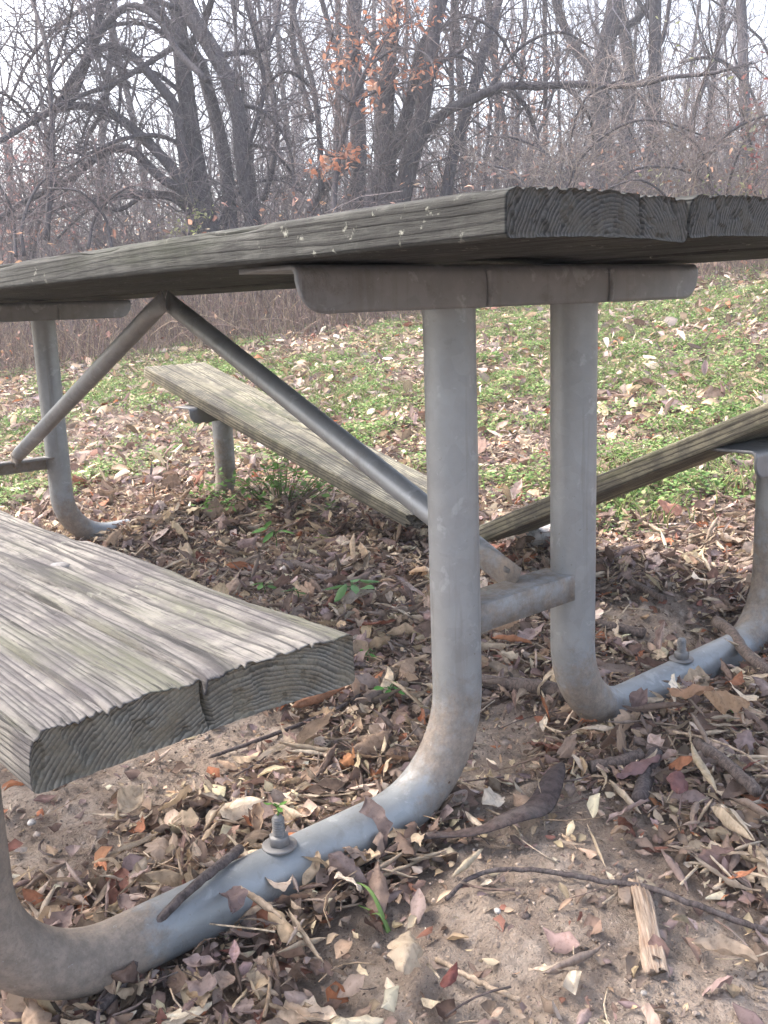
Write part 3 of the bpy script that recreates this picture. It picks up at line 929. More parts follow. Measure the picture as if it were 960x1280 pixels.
# crumbs of soil on the bare patches
b = Bag()
x, y = near_pts(60000, LR, .5, 3.0)
k = LR.random(len(x)) < .06 + .42 * bare(x, y)
x, y = x[k], y[k]; n = len(x)
oc = np.array([(1, 0, 0), (0, 1, 0), (-1, 0, 0), (0, -1, 0), (0, 0, .7), (0, 0, -.7)], float)
P = oc[None] * LR.uniform(.55, 1.2, (n, 6, 3)) + LR.normal(0, .12, (n, 6, 3))
a_ = LR.uniform(0, 6.3, n)
P = np.stack([P[:, :, 0] * np.cos(a_)[:, None] - P[:, :, 1] * np.sin(a_)[:, None], P[:, :, 0] * np.sin(a_)[:, None] + P[:, :, 1] * np.cos(a_)[:, None], P[:, :, 2]], -1)
P *= np.clip(LR.lognormal(math.log(.0016), .55, n), .0006, .0075)[:, None, None]
P += np.stack([x, y, terr(x, y) + .001], 1)[:, None]
fo = np.array([(0, 1, 4), (1, 2, 4), (2, 3, 4), (3, 0, 4), (1, 0, 5), (2, 1, 5), (3, 2, 5), (0, 3, 5)])
cs = np.array([(.30, .25, .215), (.20, .155, .13), (.13, .10, .082), (.34, .275, .225)])[LR.integers(0, 4, n)] * LR.uniform(.8, 1.2, (n, 1))
b.add(P.reshape(-1, 3), [(fo[None] + (np.arange(n) * 6)[:, None, None]).reshape(-1, 3)], Col=np.repeat(cs, 6, 0))
b.build('soil_crumbs', M_BARKA, None, kind='stuff', smooth=False, label='loose crumbs of dry soil on the trodden ground', category='soil crumbs')

# broken bits over the lawn
x, y = near_pts(52000, LR, 3.8, 10.5)
n = len(x)
scatter(litter, FRAG, 4, 3, np.stack([x, y], 1), LR.uniform(.014, .042, n), pick_col(n, LR, .95), np.abs(LR.normal(0, .5, n)), LR.random(n) * .012, LR)
litter.build('leaf_litter', M_LEAF, None, kind='stuff', label='dead leaf litter covering the soil around the table and lawn', category='leaf litter')

# short stalk and straw bits
b = Bag()
x, y = near_pts(1500, LR, .5, 3.6)
k = LR.random(len(x)) < 1 - .7 * bare(x, y)
x, y = x[k], y[k]; n = len(x)
yaw = LR.uniform(0, 2 * PI, n); ln = LR.uniform(.02, .11, n)
t = np.linspace(-.5, .5, 5)
P = np.zeros((n, 5, 3))
P[:, :, 0] = x[:, None] + np.cos(yaw)[:, None] * ln[:, None] * t
P[:, :, 1] = y[:, None] + np.sin(yaw)[:, None] * ln[:, None] * t
bow = LR.normal(0, .12, n)[:, None] * ln[:, None] * (t ** 2 * 4)
P[:, :, 0] += -np.sin(yaw)[:, None] * bow; P[:, :, 1] += np.cos(yaw)[:, None] * bow
P[:, :, 2] = terr(P[:, :, 0], P[:, :, 1]) + (LR.random(n) * pile(x, y))[:, None] + .004 + LR.normal(0, .12, n)[:, None] * ln[:, None] * t
V, Fq = tubes(P, np.repeat(LR.uniform(.0006, .0019, n)[:, None], 5, 1), 4)
cc = np.array([(.30, .22, .15), (.14, .10, .085), (.40, .33, .25), (.09, .07, .065)])[LR.integers(0, 4, n)]
b.add(V, Fq, Col=np.repeat(cc, 20, 0))
b.build('twig_crumbs', M_BARKA, None, kind='stuff', label='scattered straw and fine twig bits among the leaf litter', category='twig bits')

# individual leaves -------------------------------------------------
ZONES = [((0, 330, 1040, 1280), 'on the bank before the front pipe, lower left'), ((330, 520, 1030, 1280), 'between the anchor bolt and the grass blade, front'),
         ((520, 780, 1040, 1280), 'on the trodden soil around the seed pod, front'), ((780, 960, 1040, 1280), 'by the pale split chip, front right corner'),
         ((0, 330, 860, 1040), 'in the shade under the whole bench'), ((330, 530, 860, 1040), 'beside the end of the whole bench'),
         ((530, 720, 830, 1040), 'between the two near upright pipes'), ((720, 960, 850, 1040), 'in the deep litter below the right pipe run'),
         ((720, 960, 690, 850), 'behind the right pipe run'), ((530, 720, 690, 850), 'below the crossbar behind the near pipe'), ((330, 530, 690, 860), 'under the snapped bench, left of the near pipe'),
         ((0, 330, 690, 860), 'far under the table')]
KINDN = {'oval': 'flat', 'lance': 'narrow', 'lobed': 'lobed', 'roll': 'rolled up', 'frag': 'torn'}
cache = {}
for a in range(len(ind[0])):
    vi = int(LR.integers(0, len(VAR))); ci = int(LR.choice(len(PAL), p=PW))
    tone = int(LR.integers(0, 2))
    key = (vi, ci, tone)
    if key not in cache:
        c = np.clip(PAL[ci] * (.85, 1.2)[tone], 0, 1)
        cache[key] = mesh_from('fallen_leaf', VAR[vi], [grid_faces(NU, NV)], {'Col': np.clip(c[None] * (1 + .22 * np.convolve(LR.normal(0, 1, NU * NV + 4), np.ones(5) / 5, 'valid'))[:, None], 0, 1)})
        cache[key].materials.append(M_LEAF)
    x_, y_, s_, t_, l_ = (q_[a] for q_ in ind)
    Rm = rotmats(LR.uniform(0, 2 * PI, 1), LR.uniform(0, 2 * PI, 1), np.array([t_]))[0] * s_
    zmin = (VAR[vi] @ Rm.T)[:, 2].min()
    z_ = float(terr(x_, y_)) + l_ - zmin - .003 + .002
    u_, v_, _ = project(np.array([x_, y_, z_]))
    zn = next((z for (r_, z) in ZONES if r_[0] <= u_ < r_[1] and r_[2] <= v_ < r_[3]), 'on the litter in front of the table')
    zn = zn.replace('trodden soil around the seed pod, front', 'trodden soil around the seed pod')
    lab = f'{PALN[ci]} {KINDN[kinds_near[vi]]} dead leaf {zn}'
    o = link('fallen_leaf', cache[key], None, label=lab, category='leaf', group=f'{PALN[ci]} {KINDN[kinds_near[vi]]} dead leaves {zn}')
    M4 = Matrix([list(map(float, Rm[i])) + [0] for i in range(3)] + [[0, 0, 0, 1]])
    M4.translation = (float(x_), float(y_), z_)
    o.matrix_world = M4

# leaves one would notice -------------------------------------------
HERO = [  # u, v, length px, screen angle deg, kind, colour, tilt, label
    (163, 1018, 66, 42, 'oval', (.44, .36, .27), .35, 'large tan leaf lying alone on dark soil beneath the whole bench'),
    (428, 1165, 66, 100, 'oval', (.60, .51, .42), .5, 'bleached curled leaf standing on edge left of the green grass blade'),
    (378, 1082, 46, 5, 'lobed', (.46, .17, .07), .3, 'bright orange leaf touching the pipe just below the anchor bolt'),
    (905, 1212, 84, 170, 'oval', (.36, .28, .21), .08, 'broad flat tan leaf in the lower right corner'),
    (562, 1252, 34, 60, 'oval', (.13, .045, .04), .2, 'small dark red leaf at the bottom edge of the soil'),
    (398, 890, 72, 25, 'roll', (.33, .17, .10), .2, 'rusty brown rolled leaf just right of the whole bench end'),
    (640, 818, 52, 0, 'roll', (.33, .15, .08), .15, 'orange-brown rolled leaf below the crossbar between near pipes'),
    (518, 735, 46, 120, 'lobed', (.50, .34, .21), .5, 'peach coloured leaf propped against the near pipe under the snapped bench'),
    (475, 795, 48, 20, 'oval', (.22, .09, .06), .4, 'dark red-brown leaf right of the whole bench corner'),
    (880, 1000, 90, -58, 'roll', (.48, .39, .27), .2, 'long pale rolled leaf on the right heap, upper one of two'),
    (915, 1062, 84, -45, 'roll', (.45, .37, .28), .2, 'long pale rolled leaf on the right heap, lower one of two'),
    (860, 912, 56, 165, 'lobed', (.40, .24, .15), .25, 'orange-tan leaf below the right anchor bolt'),
    (905, 920, 60, 10, 'lobed', (.34, .21, .12), .25, 'light brown leaf at the right edge of the deep litter'),
    (800, 985, 70, 200, 'oval', (.20, .12, .115), .3, 'purple-brown leaf against the short dark stick on the right'),
    (845, 1010, 52, 90, 'oval', (.17, .08, .075), .4, 'dark maroon leaf just right of the short dark stick'),
    (395, 1118, 62, 140, 'lobed', (.42, .33, .23), .2, 'big crumpled tan leaf under the orange leaf by the pipe'),
    (320, 1145, 62, 60, 'roll', (.44, .34, .25), .3, 'tan rolled leaf leaning on the pipe left of the bolt'),
    (330, 1195, 88, -40, 'roll', (.42, .33, .25), .2, 'long tan rolled leaf in the lower left heap'),
    (300, 1200, 74, 85, 'oval', (.17, .125, .125), .5, 'mauve grey leaf standing up before the front pipe'),
    (120, 1252, 58, 35, 'roll', (.50, .42, .31), .15, 'pale yellowish rolled leaf below the dusty pipe bend'),
    (155, 1250, 52, 75, 'roll', (.46, .37, .25), .15, 'second pale yellowish rolled leaf below the dusty bend, the right one'),
    (505, 1235, 70, 80, 'lobed', (.42, .34, .25), .4, 'crumpled pale tan leaf at the bottom edge beside the soil patch'),
    (690, 1235, 60, 165, 'oval', (.46, .38, .30), .2, 'pale folded leaf on the bottom edge of the bare soil'),
    (615, 1030, 60, 50, 'oval', (.52, .45, .37), .3, 'pale grey leaf behind the long seed pod'),
    (585, 1100, 62, 50, 'roll', (.45, .38, .28), .15, 'tan rolled leaf below the long seed pod'),
    (485, 1058, 50, -50, 'roll', (.56, .43, .31), .35, 'pale curled leaf at the left tip of the seed pod'),
    (570, 995, 76, 28, 'lance', (.48, .38, .27), .2, 'long narrow straw coloured leaf beside the front pipe bend'),
    (450, 760, 44, 10, 'oval', (.36, .30, .26), .2, 'grey leaf under the green seedling by the whole bench'),
    (835, 650, 50, 20, 'oval', (.40, .20, .14), .3, 'reddish leaf on the clover behind the right pipe'),
    (795, 615, 50, 0, 'oval', (.52, .35, .27), .3, 'salmon pink leaf on the clover between right pipe and snapped bench'),
]
HR = np.random.default_rng(404)
for (u_, v_, px, ang_, kind, c, tl, lab) in HERO:
    Lf = leaf_grid(kind, HR, 16, 11)
    p = hit(u_, v_)
    D = (p - CAM) @ FW
    s_ = px * D / F
    e = hit(u_ + 20 * math.cos(math.radians(ang_)), v_ - 20 * math.sin(math.radians(ang_))) - p
    yaw = math.atan2(e[1], e[0])
    fore = np.linalg.norm(e[:2]) / (20 * D / F)
    s_ *= min(fore, 1.2)
    Rm = rotmats(np.array([yaw]), np.array([yaw + HR.uniform(-.4, .4) + (PI / 2 if tl > .6 else 0)]), np.array([tl]))[0] * s_
    zmin = (Lf @ Rm.T)[:, 2].min()
    me = mesh_from('fallen_leaf', Lf, [grid_faces(16, 11)], {'Col': np.clip(np.array(c)[None] * (1 + .25 * np.convolve(HR.normal(0, 1, 180), np.ones(5) / 5, 'valid'))[:, None], 0, 1)})
    o = link('fallen_leaf', me, M_LEAF, label=lab, category='leaf')
    M4 = Matrix([list(map(float, Rm[i])) + [0] for i in range(3)] + [[0, 0, 0, 1]])
    M4.translation = (p[0], p[1], p[2] - zmin + .008 + float(pile(np.array(p[0]), np.array(p[1]))) * .9)
    o.matrix_world = M4

# ------------------------------------------------------------------ sticks and other litter things
def stick(name, px, r0, r1, mat, label, cat, lift=None, sides=10, n=26, flat=None, rough=.05, zpl=None, end_mat=None, wob=.0012, seed=0):
    r = np.random.default_rng(seed + 5)
    P = np.array([hit(u, v) for u, v in px])
    if zpl is not None: P = np.array([CAM + ray(u, v) * ((z - CAM[2]) / ray(u, v)[2]) for (u, v), z in zip(px, zpl)])
    P = spline(P, n)
    R = np.linspace(r0, r1, n) * (1 + rough * (r.random(n) - .5) * 2)
    if zpl is None: P[:, 2] = terr(P[:, 0], P[:, 1]) + .5 * pile(P[:, 0], P[:, 1]) + R * .75
    if lift is not None: P[:, 2] += np.interp(np.linspace(0, 1, n), np.linspace(0, 1, len(lift)), lift)
    k = np.convolve(np.pad(P[:, 2], 3, mode='edge'), np.ones(7) / 7, 'valid')
    P[:, 2] = k
    P[1:-1] += r.normal(0, wob * .5, (n - 2, 3))
    V, Fq = tubes(P[None], R[None], sides, ref=(0, 0, 1), flat=None if flat is None else np.full((1, n), flat))
    me = mesh_from(name, V, Fq)
    o = link(name, me, mat, label=label, category=cat)
    return o, P


stick('twig', [(265, 951), (330, 930), (400, 902), (440, 880), (470, 862)], .0028, .0046, M_STICK_DARK, 'thin dark twig on the soil beside the whole bench end', 'twig', seed=1)
o_, P_ = stick('twig', [(558, 1135), (585, 1110), (620, 1098), (670, 1098), (730, 1107), (800, 1122), (870, 1145), (965, 1172)], .0026, .0038, M_STICK_DARK, 'long curved thin twig lying across the bare soil in front', 'twig', lift=[0, .004, .006, .004, .006, .012, .004, 0], n=40, seed=2)
stick('stick', [(799, 1014), (806, 990), (819, 958)], .0105, .0115, M_STICK_DARK, 'short thick dark stick with a pale broken lower end on the right', 'stick', seed=3, n=14, wob=.001)
stick('stick', [(738, 969), (770, 966), (802, 958)], .009, .0105, M_STICK, 'short brown stick lying left of the thick dark stick', 'stick', seed=4, n=14)
stick('branch', [(600, 861), (640, 866), (680, 872), (712, 880)], .0125, .0145, M_STICK, 'stout fallen branch piece between the two near upright pipes', 'branch', seed=6, n=18)
stick('stick', [(893, 808), (915, 828), (940, 848), (965, 866)], .011, .009, M_STICK, 'brown stick leaning over the right pipe run', 'stick', lift=[.045, .035, .02, .01], seed=7, n=16)
stick('stick', [(747, 787), (775, 793), (806, 800)], .008, .010, M_STICK, 'brown stick on the soil behind the right upright pipe', 'stick', seed=8, n=16)
stick('stick', [(788, 733), (808, 743), (830, 755)], .008, .007, M_STICK, 'small stick on the litter far behind the right pipe', 'stick', seed=9, n=14)
stick('stick', [(365, 712), (395, 720), (420, 727)], .011, .009, M_STICK, 'brown stick under the snapped bench left of the near pipe', 'stick', seed=10, n=14)
stick('stick', [(98, 1285), (130, 1255), (160, 1222), (168, 1196)], .0058, .005, M_STICK_DARK, 'dark stick leaning on the front pipe near the dusty bend', 'stick', zpl=[.006, .012, .022, .04], seed=11, wob=.0006, n=18)
stick('stick', [(172, 1188), (205, 1142), (240, 1108), (272, 1083), (300, 1062)], .0045, .006, M_STICK_DARK, 'dark stick resting along the front pipe left of the anchor bolt', 'stick', zpl=[.034, .064, .077, .076, .070], seed=12, wob=.0006, n=22)
stick('stick', [(870, 955), (905, 985), (945, 1020)], .009, .008, M_STICK, 'pale brown stick in the heap at the right edge', 'stick', lift=[.01, .015, .01], seed=13, n=16)
stick('straw', [(840, 945), (890, 962), (965, 1000)], .0018, .0014, M_PALEWOOD, 'pale dry straw over the heap at the right edge', 'straw', lift=[.02, .03, .02], seed=14, n=16)
stick('straw', [(545, 1212), (590, 1232), (650, 1258)], .0025, .003, M_PALEWOOD, 'pale dry stem at the bottom edge of the bare soil', 'straw', seed=15, n=16)
stick('straw', [(600, 1128), (622, 1121), (648, 1118)], .0013, .0013, M_PALEWOOD, 'short straw on the bare soil above the white pebble', 'straw', seed=16, n=10)

# split pale chip
P = np.array([hit(u, v) for u, v in ((797, 1116), (810, 1165), (822, 1224))]); P = spline(P, 20)
P[:, 2] = terr(P[:, 0], P[:, 1]) + .006
cr_ = np.random.default_rng(3)
dirv = P[-1] - P[0]; dirv /= np.linalg.norm(dirv); side = np.cross(dirv, (0, 0, 1)); side /= np.linalg.norm(side)
Lc = float(np.linalg.norm(P[-1] - P[0]))
sec = np.array([(-1, -.1), (-1, .35), (-.82, .9), (-.6, .72), (-.42, 1.05), (-.2, .92), (-.05, 1.1), (.2, .8), (.38, 1.0), (.55, .72), (.8, .85), (1, .35), (.95, -.1), (.3, -.25), (-.4, -.25)])
nS = len(sec); nL = 30
e0 = cr_.normal(0, .004, nS); e1 = cr_.normal(0, .005, nS)
V = np.zeros((nL, nS, 3))
for k in range(nL):
    t_ = k / (nL - 1)
    w = .0098 + .0028 * t_ + .0006 * math.sin(t_ * 9)
    V[k, :, 0] = (t_ - .5) * Lc + e0 * (1 - t_) ** 8 + e1 * t_ ** 8
    V[k, :, 1] = sec[:, 0] * w + .0015 * math.sin(t_ * 5)
    V[k, :, 2] = sec[:, 1] * (.0075 + .0015 * math.sin(t_ * 4 + 1)) * (1 - .35 * t_ ** 6) + .0007 * np.sin(t_ * 14 + np.arange(nS) * 2.1)
i = np.arange(nL - 1)[:, None]; j = np.arange(nS)[None]
q = np.stack([i * nS + j, i * nS + (j + 1) % nS, (i + 1) * nS + (j + 1) % nS, (i + 1) * nS + j], -1).reshape(-1, 4)
ct = NT('split_wood_grain')
cst = ct.coord('Object', (.06, 1, 1))
cn = ct.noise(cst, 500, 4, .65)
cc_ = ct.mix(ct.sm(.3, .7, cn), (.20, .14, .10), (.40, .32, .25))
cc_ = ct.mix(ct.math('MULTIPLY', ct.sm(.5, .7, ct.noise(ct.coord('Object'), 45, 5, .7)), .6), cc_, (.30, .19, .13))
M_CHIP = ct.done(cc_, .85, ct.bump(cn, .8, .002))
o = link('wood_chip', mesh_from('wood_chip', V.reshape(-1, 3), [q, np.arange(nS)[::-1][None], ((nL - 1) * nS + np.arange(nS))[None]], smooth=False), M_CHIP,
         label='pale barkless splinter of wood lying on the bare soil across the curved twig', category='wood chip')
mid = (P[0] + P[-1]) / 2; upv = np.cross(side, dirv); upv = upv if upv[2] > 0 else -upv
sdv = np.cross(upv, dirv)
o.matrix_world = Matrix(((dirv[0], sdv[0], upv[0], mid[0]), (dirv[1], sdv[1], upv[1], mid[1]), (dirv[2], sdv[2], upv[2], mid[2] + .002), (0, 0, 0, 1)))

# long flat seed pod
P = np.array([hit(u, v) for u, v in ((447, 1100), (500, 1083), (560, 1062), (620, 1052), (665, 1032), (690, 1000), (702, 972))]); P = spline(P, 44)
P[:, 2] = terr(P[:, 0], P[:, 1]) + .020 + .010 * np.sin(np.linspace(0, 9, 44)) ** 2
tt = np.linspace(0, 1, 44)
wid = .019 * np.clip(np.sin(PI * np.clip(tt * .93 + .05, 0, 1)) ** .6 * (.5 + .75 * tt), .12, 2)
T_ = np.gradient(P, axis=0); T_ /= np.linalg.norm(T_, axis=1, keepdims=True)
S_ = np.cross(T_, (0, 0, 1)); S_ /= np.linalg.norm(S_, axis=1, keepdims=True); U_ = np.cross(S_, T_)
tw = .3 * np.sin(tt * 6) + .1
V = []; ns = 14
for k in range(44):
    sd = S_[k] * math.cos(tw[k]) + U_[k] * math.sin(tw[k]); nn = np.cross(sd, T_[k])
    for s_ in range(ns):
        a = s_ / ns * 2 * PI
        V.append(P[k] + sd * math.cos(a) * wid[k] + nn * math.sin(a) * .0028 * (1 + .35 * math.sin(k * 1.3)) - nn * .25 * wid[k] * math.cos(a) ** 2)
i = np.arange(43)[:, None]; j = np.arange(ns)[None]
q = np.stack([i * ns + j, i * ns + (j + 1) % ns, (i + 1) * ns + (j + 1) % ns, (i + 1) * ns + j], -1).reshape(-1, 4)
link('seed_pod', mesh_from('seed_pod', V, [q, np.arange(ns)[::-1][None], (43 * ns + np.arange(ns))[None]]), M_POD,
     label='long flat dark brown twisted seed pod on the soil in front of the near pipe', category='seed pod')


def stone(u, v, r, sq, label, cat='stone', seed=0, mat=None):
    p = hit(u, v)
    n, m = 18, 12
    th = np.linspace(0, 2 * PI, n, endpoint=False); ph = np.linspace(.02, PI - .02, m)
    TH, PH = np.meshgrid(th, ph)
    V = np.stack([np.cos(TH) * np.sin(PH), np.sin(TH) * np.sin(PH), np.cos(PH) * sq], -1).reshape(-1, 3)
    k = 1 + .5 * (fbm(V[:, 0] * 1.7 + 5 + seed, V[:, 1] * 1.7 + V[:, 2] + 7, seed, 3) - .5)
    V = V * k[:, None] * r
    i = np.arange(m - 1)[:, None]; j = np.arange(n)[None]
    q = np.stack([i * n + j, (i + 1) * n + j, (i + 1) * n + (j + 1) % n, i * n + (j + 1) % n], -1).reshape(-1, 4)
    link('pebble' if cat == 'pebble' else 'stone', mesh_from('stone', V, [q]), mat or M_STONE, label=label, category=cat, loc=(p[0], p[1], p[2] + r * sq * .55), rot=(0, 0, seed))


stone(622, 1141, .0042, .8, 'tiny round white pebble on the bare soil', 'pebble', 1)
stone(805, 1243, .003, .8, 'small pale pebble near the bottom of the bare soil', 'pebble', 2)
stone(655, 1146, .006, .6, 'brown pebble on the bare soil right of the white one', 'pebble', 3, M_STICK)
stone(520, 1146, .008, .5, 'pale chalky pebble by the grass blade', 'pebble', 4, M_CHIP)
stone(668, 676, .075, .45, 'flat pale yellowish rock under the break of the snapped bench', 'stone', 5)
stone(97, 463, .06, .5, 'pale rock at the foot of the dry brush, seen left of the far pipe', 'stone', 6)
stone(330, 560, .03, .6, 'small pale stone by the far upright of the snapped bench', 'stone', 7)
stone(40, 1030, .006, .7, 'dark pebble on the soil under the whole bench', 'pebble', 8)


# ------------------------------------------------------------------ green plants near the table
def seedling(u, v, n, size, col, label, h=.05, seed=0, base=None):
    r = np.random.default_rng(seed + 50)
    p = hit(u, v) if base is None else np.array(base)
    root = empty('seedling', tuple(p), label=label, category='seedling')
    sp = spline(np.array([(0, 0, -.005), (.004, 0, h * .5), (0, .004, h)]), 8)
    sb = Bag(); lb = Bag()
    V, Fq = tubes(sp[None], np.linspace(.0016, .0009, 8)[None], 6); sb.add(V, Fq, Col=np.repeat(np.array(col)[None] * .7, len(V), 0))
    for k in range(n):
        a = 2 * PI * k / n + r.uniform(-.4, .4)
        Lf = leaf_grid('oval', r, 9, 5); Lf[:, 0] += .5; Lf[:, 1] *= 1.35; Lf[:, 2] *= .6
        s_ = size * r.uniform(.75, 1.2)
        til = np.array([r.uniform(-.55, .05)])
        Ry = np.array([[math.cos(til[0]), 0, -math.sin(til[0])], [0, 1, 0], [math.sin(til[0]), 0, math.cos(til[0])]])
        Rz = np.array([[math.cos(a), -math.sin(a), 0], [math.sin(a), math.cos(a), 0], [0, 0, 1]])
        off = np.array([math.cos(a), math.sin(a), .3]) * size * .35
        top = np.array([0, 0, h * r.uniform(.7, 1.0)])
        V = (Lf * s_) @ (Rz @ Ry).T + top + off
        lb.add(V, [grid_faces(9, 5)], Col=np.repeat(np.clip(np.array(col) * r.uniform(.8, 1.25), 0, 1)[None], len(V), 0))
        st = spline(np.array([top * .9, top + off * .5, top + off]), 4)
        V, Fq = tubes(st[None], np.full((1, 4), .0008), 5); sb.add(V, Fq, Col=np.repeat(np.array(col)[None] * .8, len(V), 0))
    sb.build('stem', M_GREEN, root); lb.build('leaves', M_GREEN, root)


GC = (.13, .25, .06)
seedling(345, 690, 5, .050, (.11, .24, .06), 'green seedling with rounded leaves under the snapped bench, leftmost', .06, 1)
seedling(405, 682, 4, .030, (.15, .27, .05), 'small yellowish green seedling below the snapped bench edge', .03, 2)
seedling(441, 756, 6, .046, (.14, .27, .10), 'pale green seedling just beyond the whole bench board', .05, 3)
seedling(372, 752, 5, .026, (.10, .20, .06), 'low green sprig behind the long edge of the whole bench', .03, 4)
seedling(487, 872, 5, .026, (.10, .28, .06), 'bright green sprout by the near pipe right of the bench end', .02, 5)
seedling(458, 828, 4, .022, (.10, .25, .06), 'little green sprout at the corner of the whole bench', .02, 6)
seedling(912, 892, 5, .020, (.10, .25, .05), 'tiny green sprout in the litter at the right edge', .02, 7)
seedling(330, 745, 5, .024, (.11, .22, .06), 'faint green sprig in the litter under the table', .03, 8)
seedling(0, 0, 3, .012, (.11, .24, .05), 'fresh green leaf sprouting from the front anchor bolt', .012, 9, base=(-.416, .002, .066 + .0405))
gb = empty('grass_tuft', tuple(hit(486, 1165)), label='single green grass blades bending over the litter beside the bare soil', category='grass')
b = Bag()
for k, (du, dv, hh) in enumerate(((-52, -42, .055), (-25, -8, .03), (-38, -25, .02))):
    e = hit(486 + du, 1165 + dv) - hit(486, 1165)
    P = spline(np.array([(0, 0, 0), (e[0] * .4, e[1] * .4, hh * .6), (e[0], e[1], e[2] + hh * .45)]), 12)
    V, Fq = tubes(P[None], np.linspace(.0028, .0008, 12)[None], 6, ref=(0, 0, 1), flat=np.full((1, 12), .25))
    b.add(V, Fq, Col=np.repeat(np.array([(.17, .27, .085)]), len(V), 0))
b.build('blade', M_GREEN, gb)

# ------------------------------------------------------------------ ground cover (clover / chickweed) and weeds
GR = np.random.default_rng(17)
gc = Bag()
hd = math.atan2(FW[1], FW[0])
n = 520000
a = hd + GR.uniform(-.48, .48, n); d = 1.6 + (10.2 - 1.6) * GR.random(n) ** 1.05
x = CAM[0] + d * np.cos(a); y = CAM[1] + d * np.sin(a)
pat = fbm(x * 1.5, y * 1.5, 61, 4); pat2 = fbm(x * 6, y * 6, 66, 3)
den = grassm(x, y) * sstep(.39, .57, pat * .6 + pat2 * .4) * sstep(10.2, 8.0, d + 1.5 * (fbm(x * .7, y * .7, 3, 2) - .5))
k = (GR.random(n) < den) & in_view(x, y, terr(x, y), 60, 60)
x, y, d, pat2 = x[k], y[k], d[k], pat2[k]; n = len(x)
size = GR.uniform(.007, .016, n) * (1 + .05 * d)
hgt = GR.random(n) * (.012 + .05 * sstep(.45, .75, pat2))
quad = np.array([(-.5, 0, 0), (-.05, -.38, .08), (.5, 0, .02), (-.05, .38, .08)])
Rm = rotmats(GR.uniform(0, 2 * PI, n), GR.uniform(0, 2 * PI, n), np.abs(GR.normal(0, .5, n))) * size[:, None, None]
P = np.einsum('nij,kj->nki', Rm, quad)
P[:, :, 0] += x[:, None]; P[:, :, 1] += y[:, None]; P[:, :, 2] += (terr(x, y) + hgt + .004)[:, None]
cg = np.array([(.14, .25, .075), (.19, .29, .09), (.105, .195, .055), (.25, .325, .12), (.34, .35, .17)])[GR.integers(0, 5, n)] * GR.uniform(.75, 1.3, (n, 1))
gc.add(P.reshape(-1, 3), [np.arange(n * 4).reshape(-1, 4)], Col=np.repeat(cg, 4, 0))
# thin blades
n2 = 26000
a = hd + GR.uniform(-.48, .48, n2); d = GR.uniform(2, 9.5, n2)
x = CAM[0] + d * np.cos(a); y = CAM[1] + d * np.sin(a)
k = (GR.random(n2) < grassm(x, y) * sstep(.35, .6, fbm(x * 1.5, y * 1.5, 61, 4))); x, y = x[k], y[k]; n2 = len(x)
hh = GR.uniform(.03, .10, n2); yaw = GR.uniform(0, 2 * PI, n2); lean = GR.uniform(.2, 1.2, n2)
t = np.linspace(0, 1, 4)
P = np.zeros((n2, 4, 3))
P[:, :, 0] = x[:, None] + np.cos(yaw)[:, None] * hh[:, None] * lean[:, None] * t ** 2
P[:, :, 1] = y[:, None] + np.sin(yaw)[:, None] * hh[:, None] * lean[:, None] * t ** 2
P[:, :, 2] = terr(x, y)[:, None] + hh[:, None] * t * (1 - .25 * t)
V, Fq = tubes(P, np.repeat(np.array([[.0022, .002, .0015, .0005]]), n2, 0), 3, cap=False)
cb_ = np.array([(.15, .24, .06), (.24, .28, .10), (.34, .30, .17)])[GR.integers(0, 3, n2)]
gc.add(V, Fq, Col=np.repeat(cb_, 12, 0))
gc.build('ground_cover', M_GREEN, None, kind='stuff', smooth=False, label='patchy green clover and chickweed lawn behind the table', category='ground cover')

# bigger weed at the foot of the snapped bench
wr = np.random.default_rng(8)
p0 = hit(352, 628)
wd = empty('weed_clump', tuple(p0), label='bushy green weed growing against the far half of the snapped bench', category='weed')
b = Bag(); sb = Bag()
for k in range(60):
    a = wr.uniform(0, 2 * PI); rr = wr.uniform(0, .26)
    top = np.array([rr * math.cos(a) * 1.2, rr * math.sin(a), wr.uniform(.02, .15) * (1 - rr * 1.5)])
    V, Fq = tubes(spline(np.array([(top[0] * .3, top[1] * .3, -.01), top * np.array([.7, .7, .6]), top]), 6)[None], np.linspace(.0022, .001, 6)[None], 5); sb.add(V, Fq, Col=np.repeat(np.array([(.12, .16, .06)]), len(V), 0))
    for _ in range(9):
        Rm = rotmats(wr.uniform(0, 6.3, 1), wr.uniform(0, 6.3, 1), np.abs(wr.normal(0, .5, 1)))[0] * wr.uniform(.015, .03)
        V = (leaf_grid('oval', wr, 4, 3) * np.array([1, 1.3, .6])) @ Rm.T + top + wr.normal(0, .02, 3) * np.array([1, 1, .6])
        b.add(V, [grid_faces(4, 3)], Col=np.repeat(np.array([GC]) * wr.uniform(.7, 1.3), len(V), 0))
sb.build('stem', M_GREEN, wd); b.build('leaves', M_GREEN, wd)

# ------------------------------------------------------------------ dry brush at the wood's edge
BR = np.random.default_rng(29)


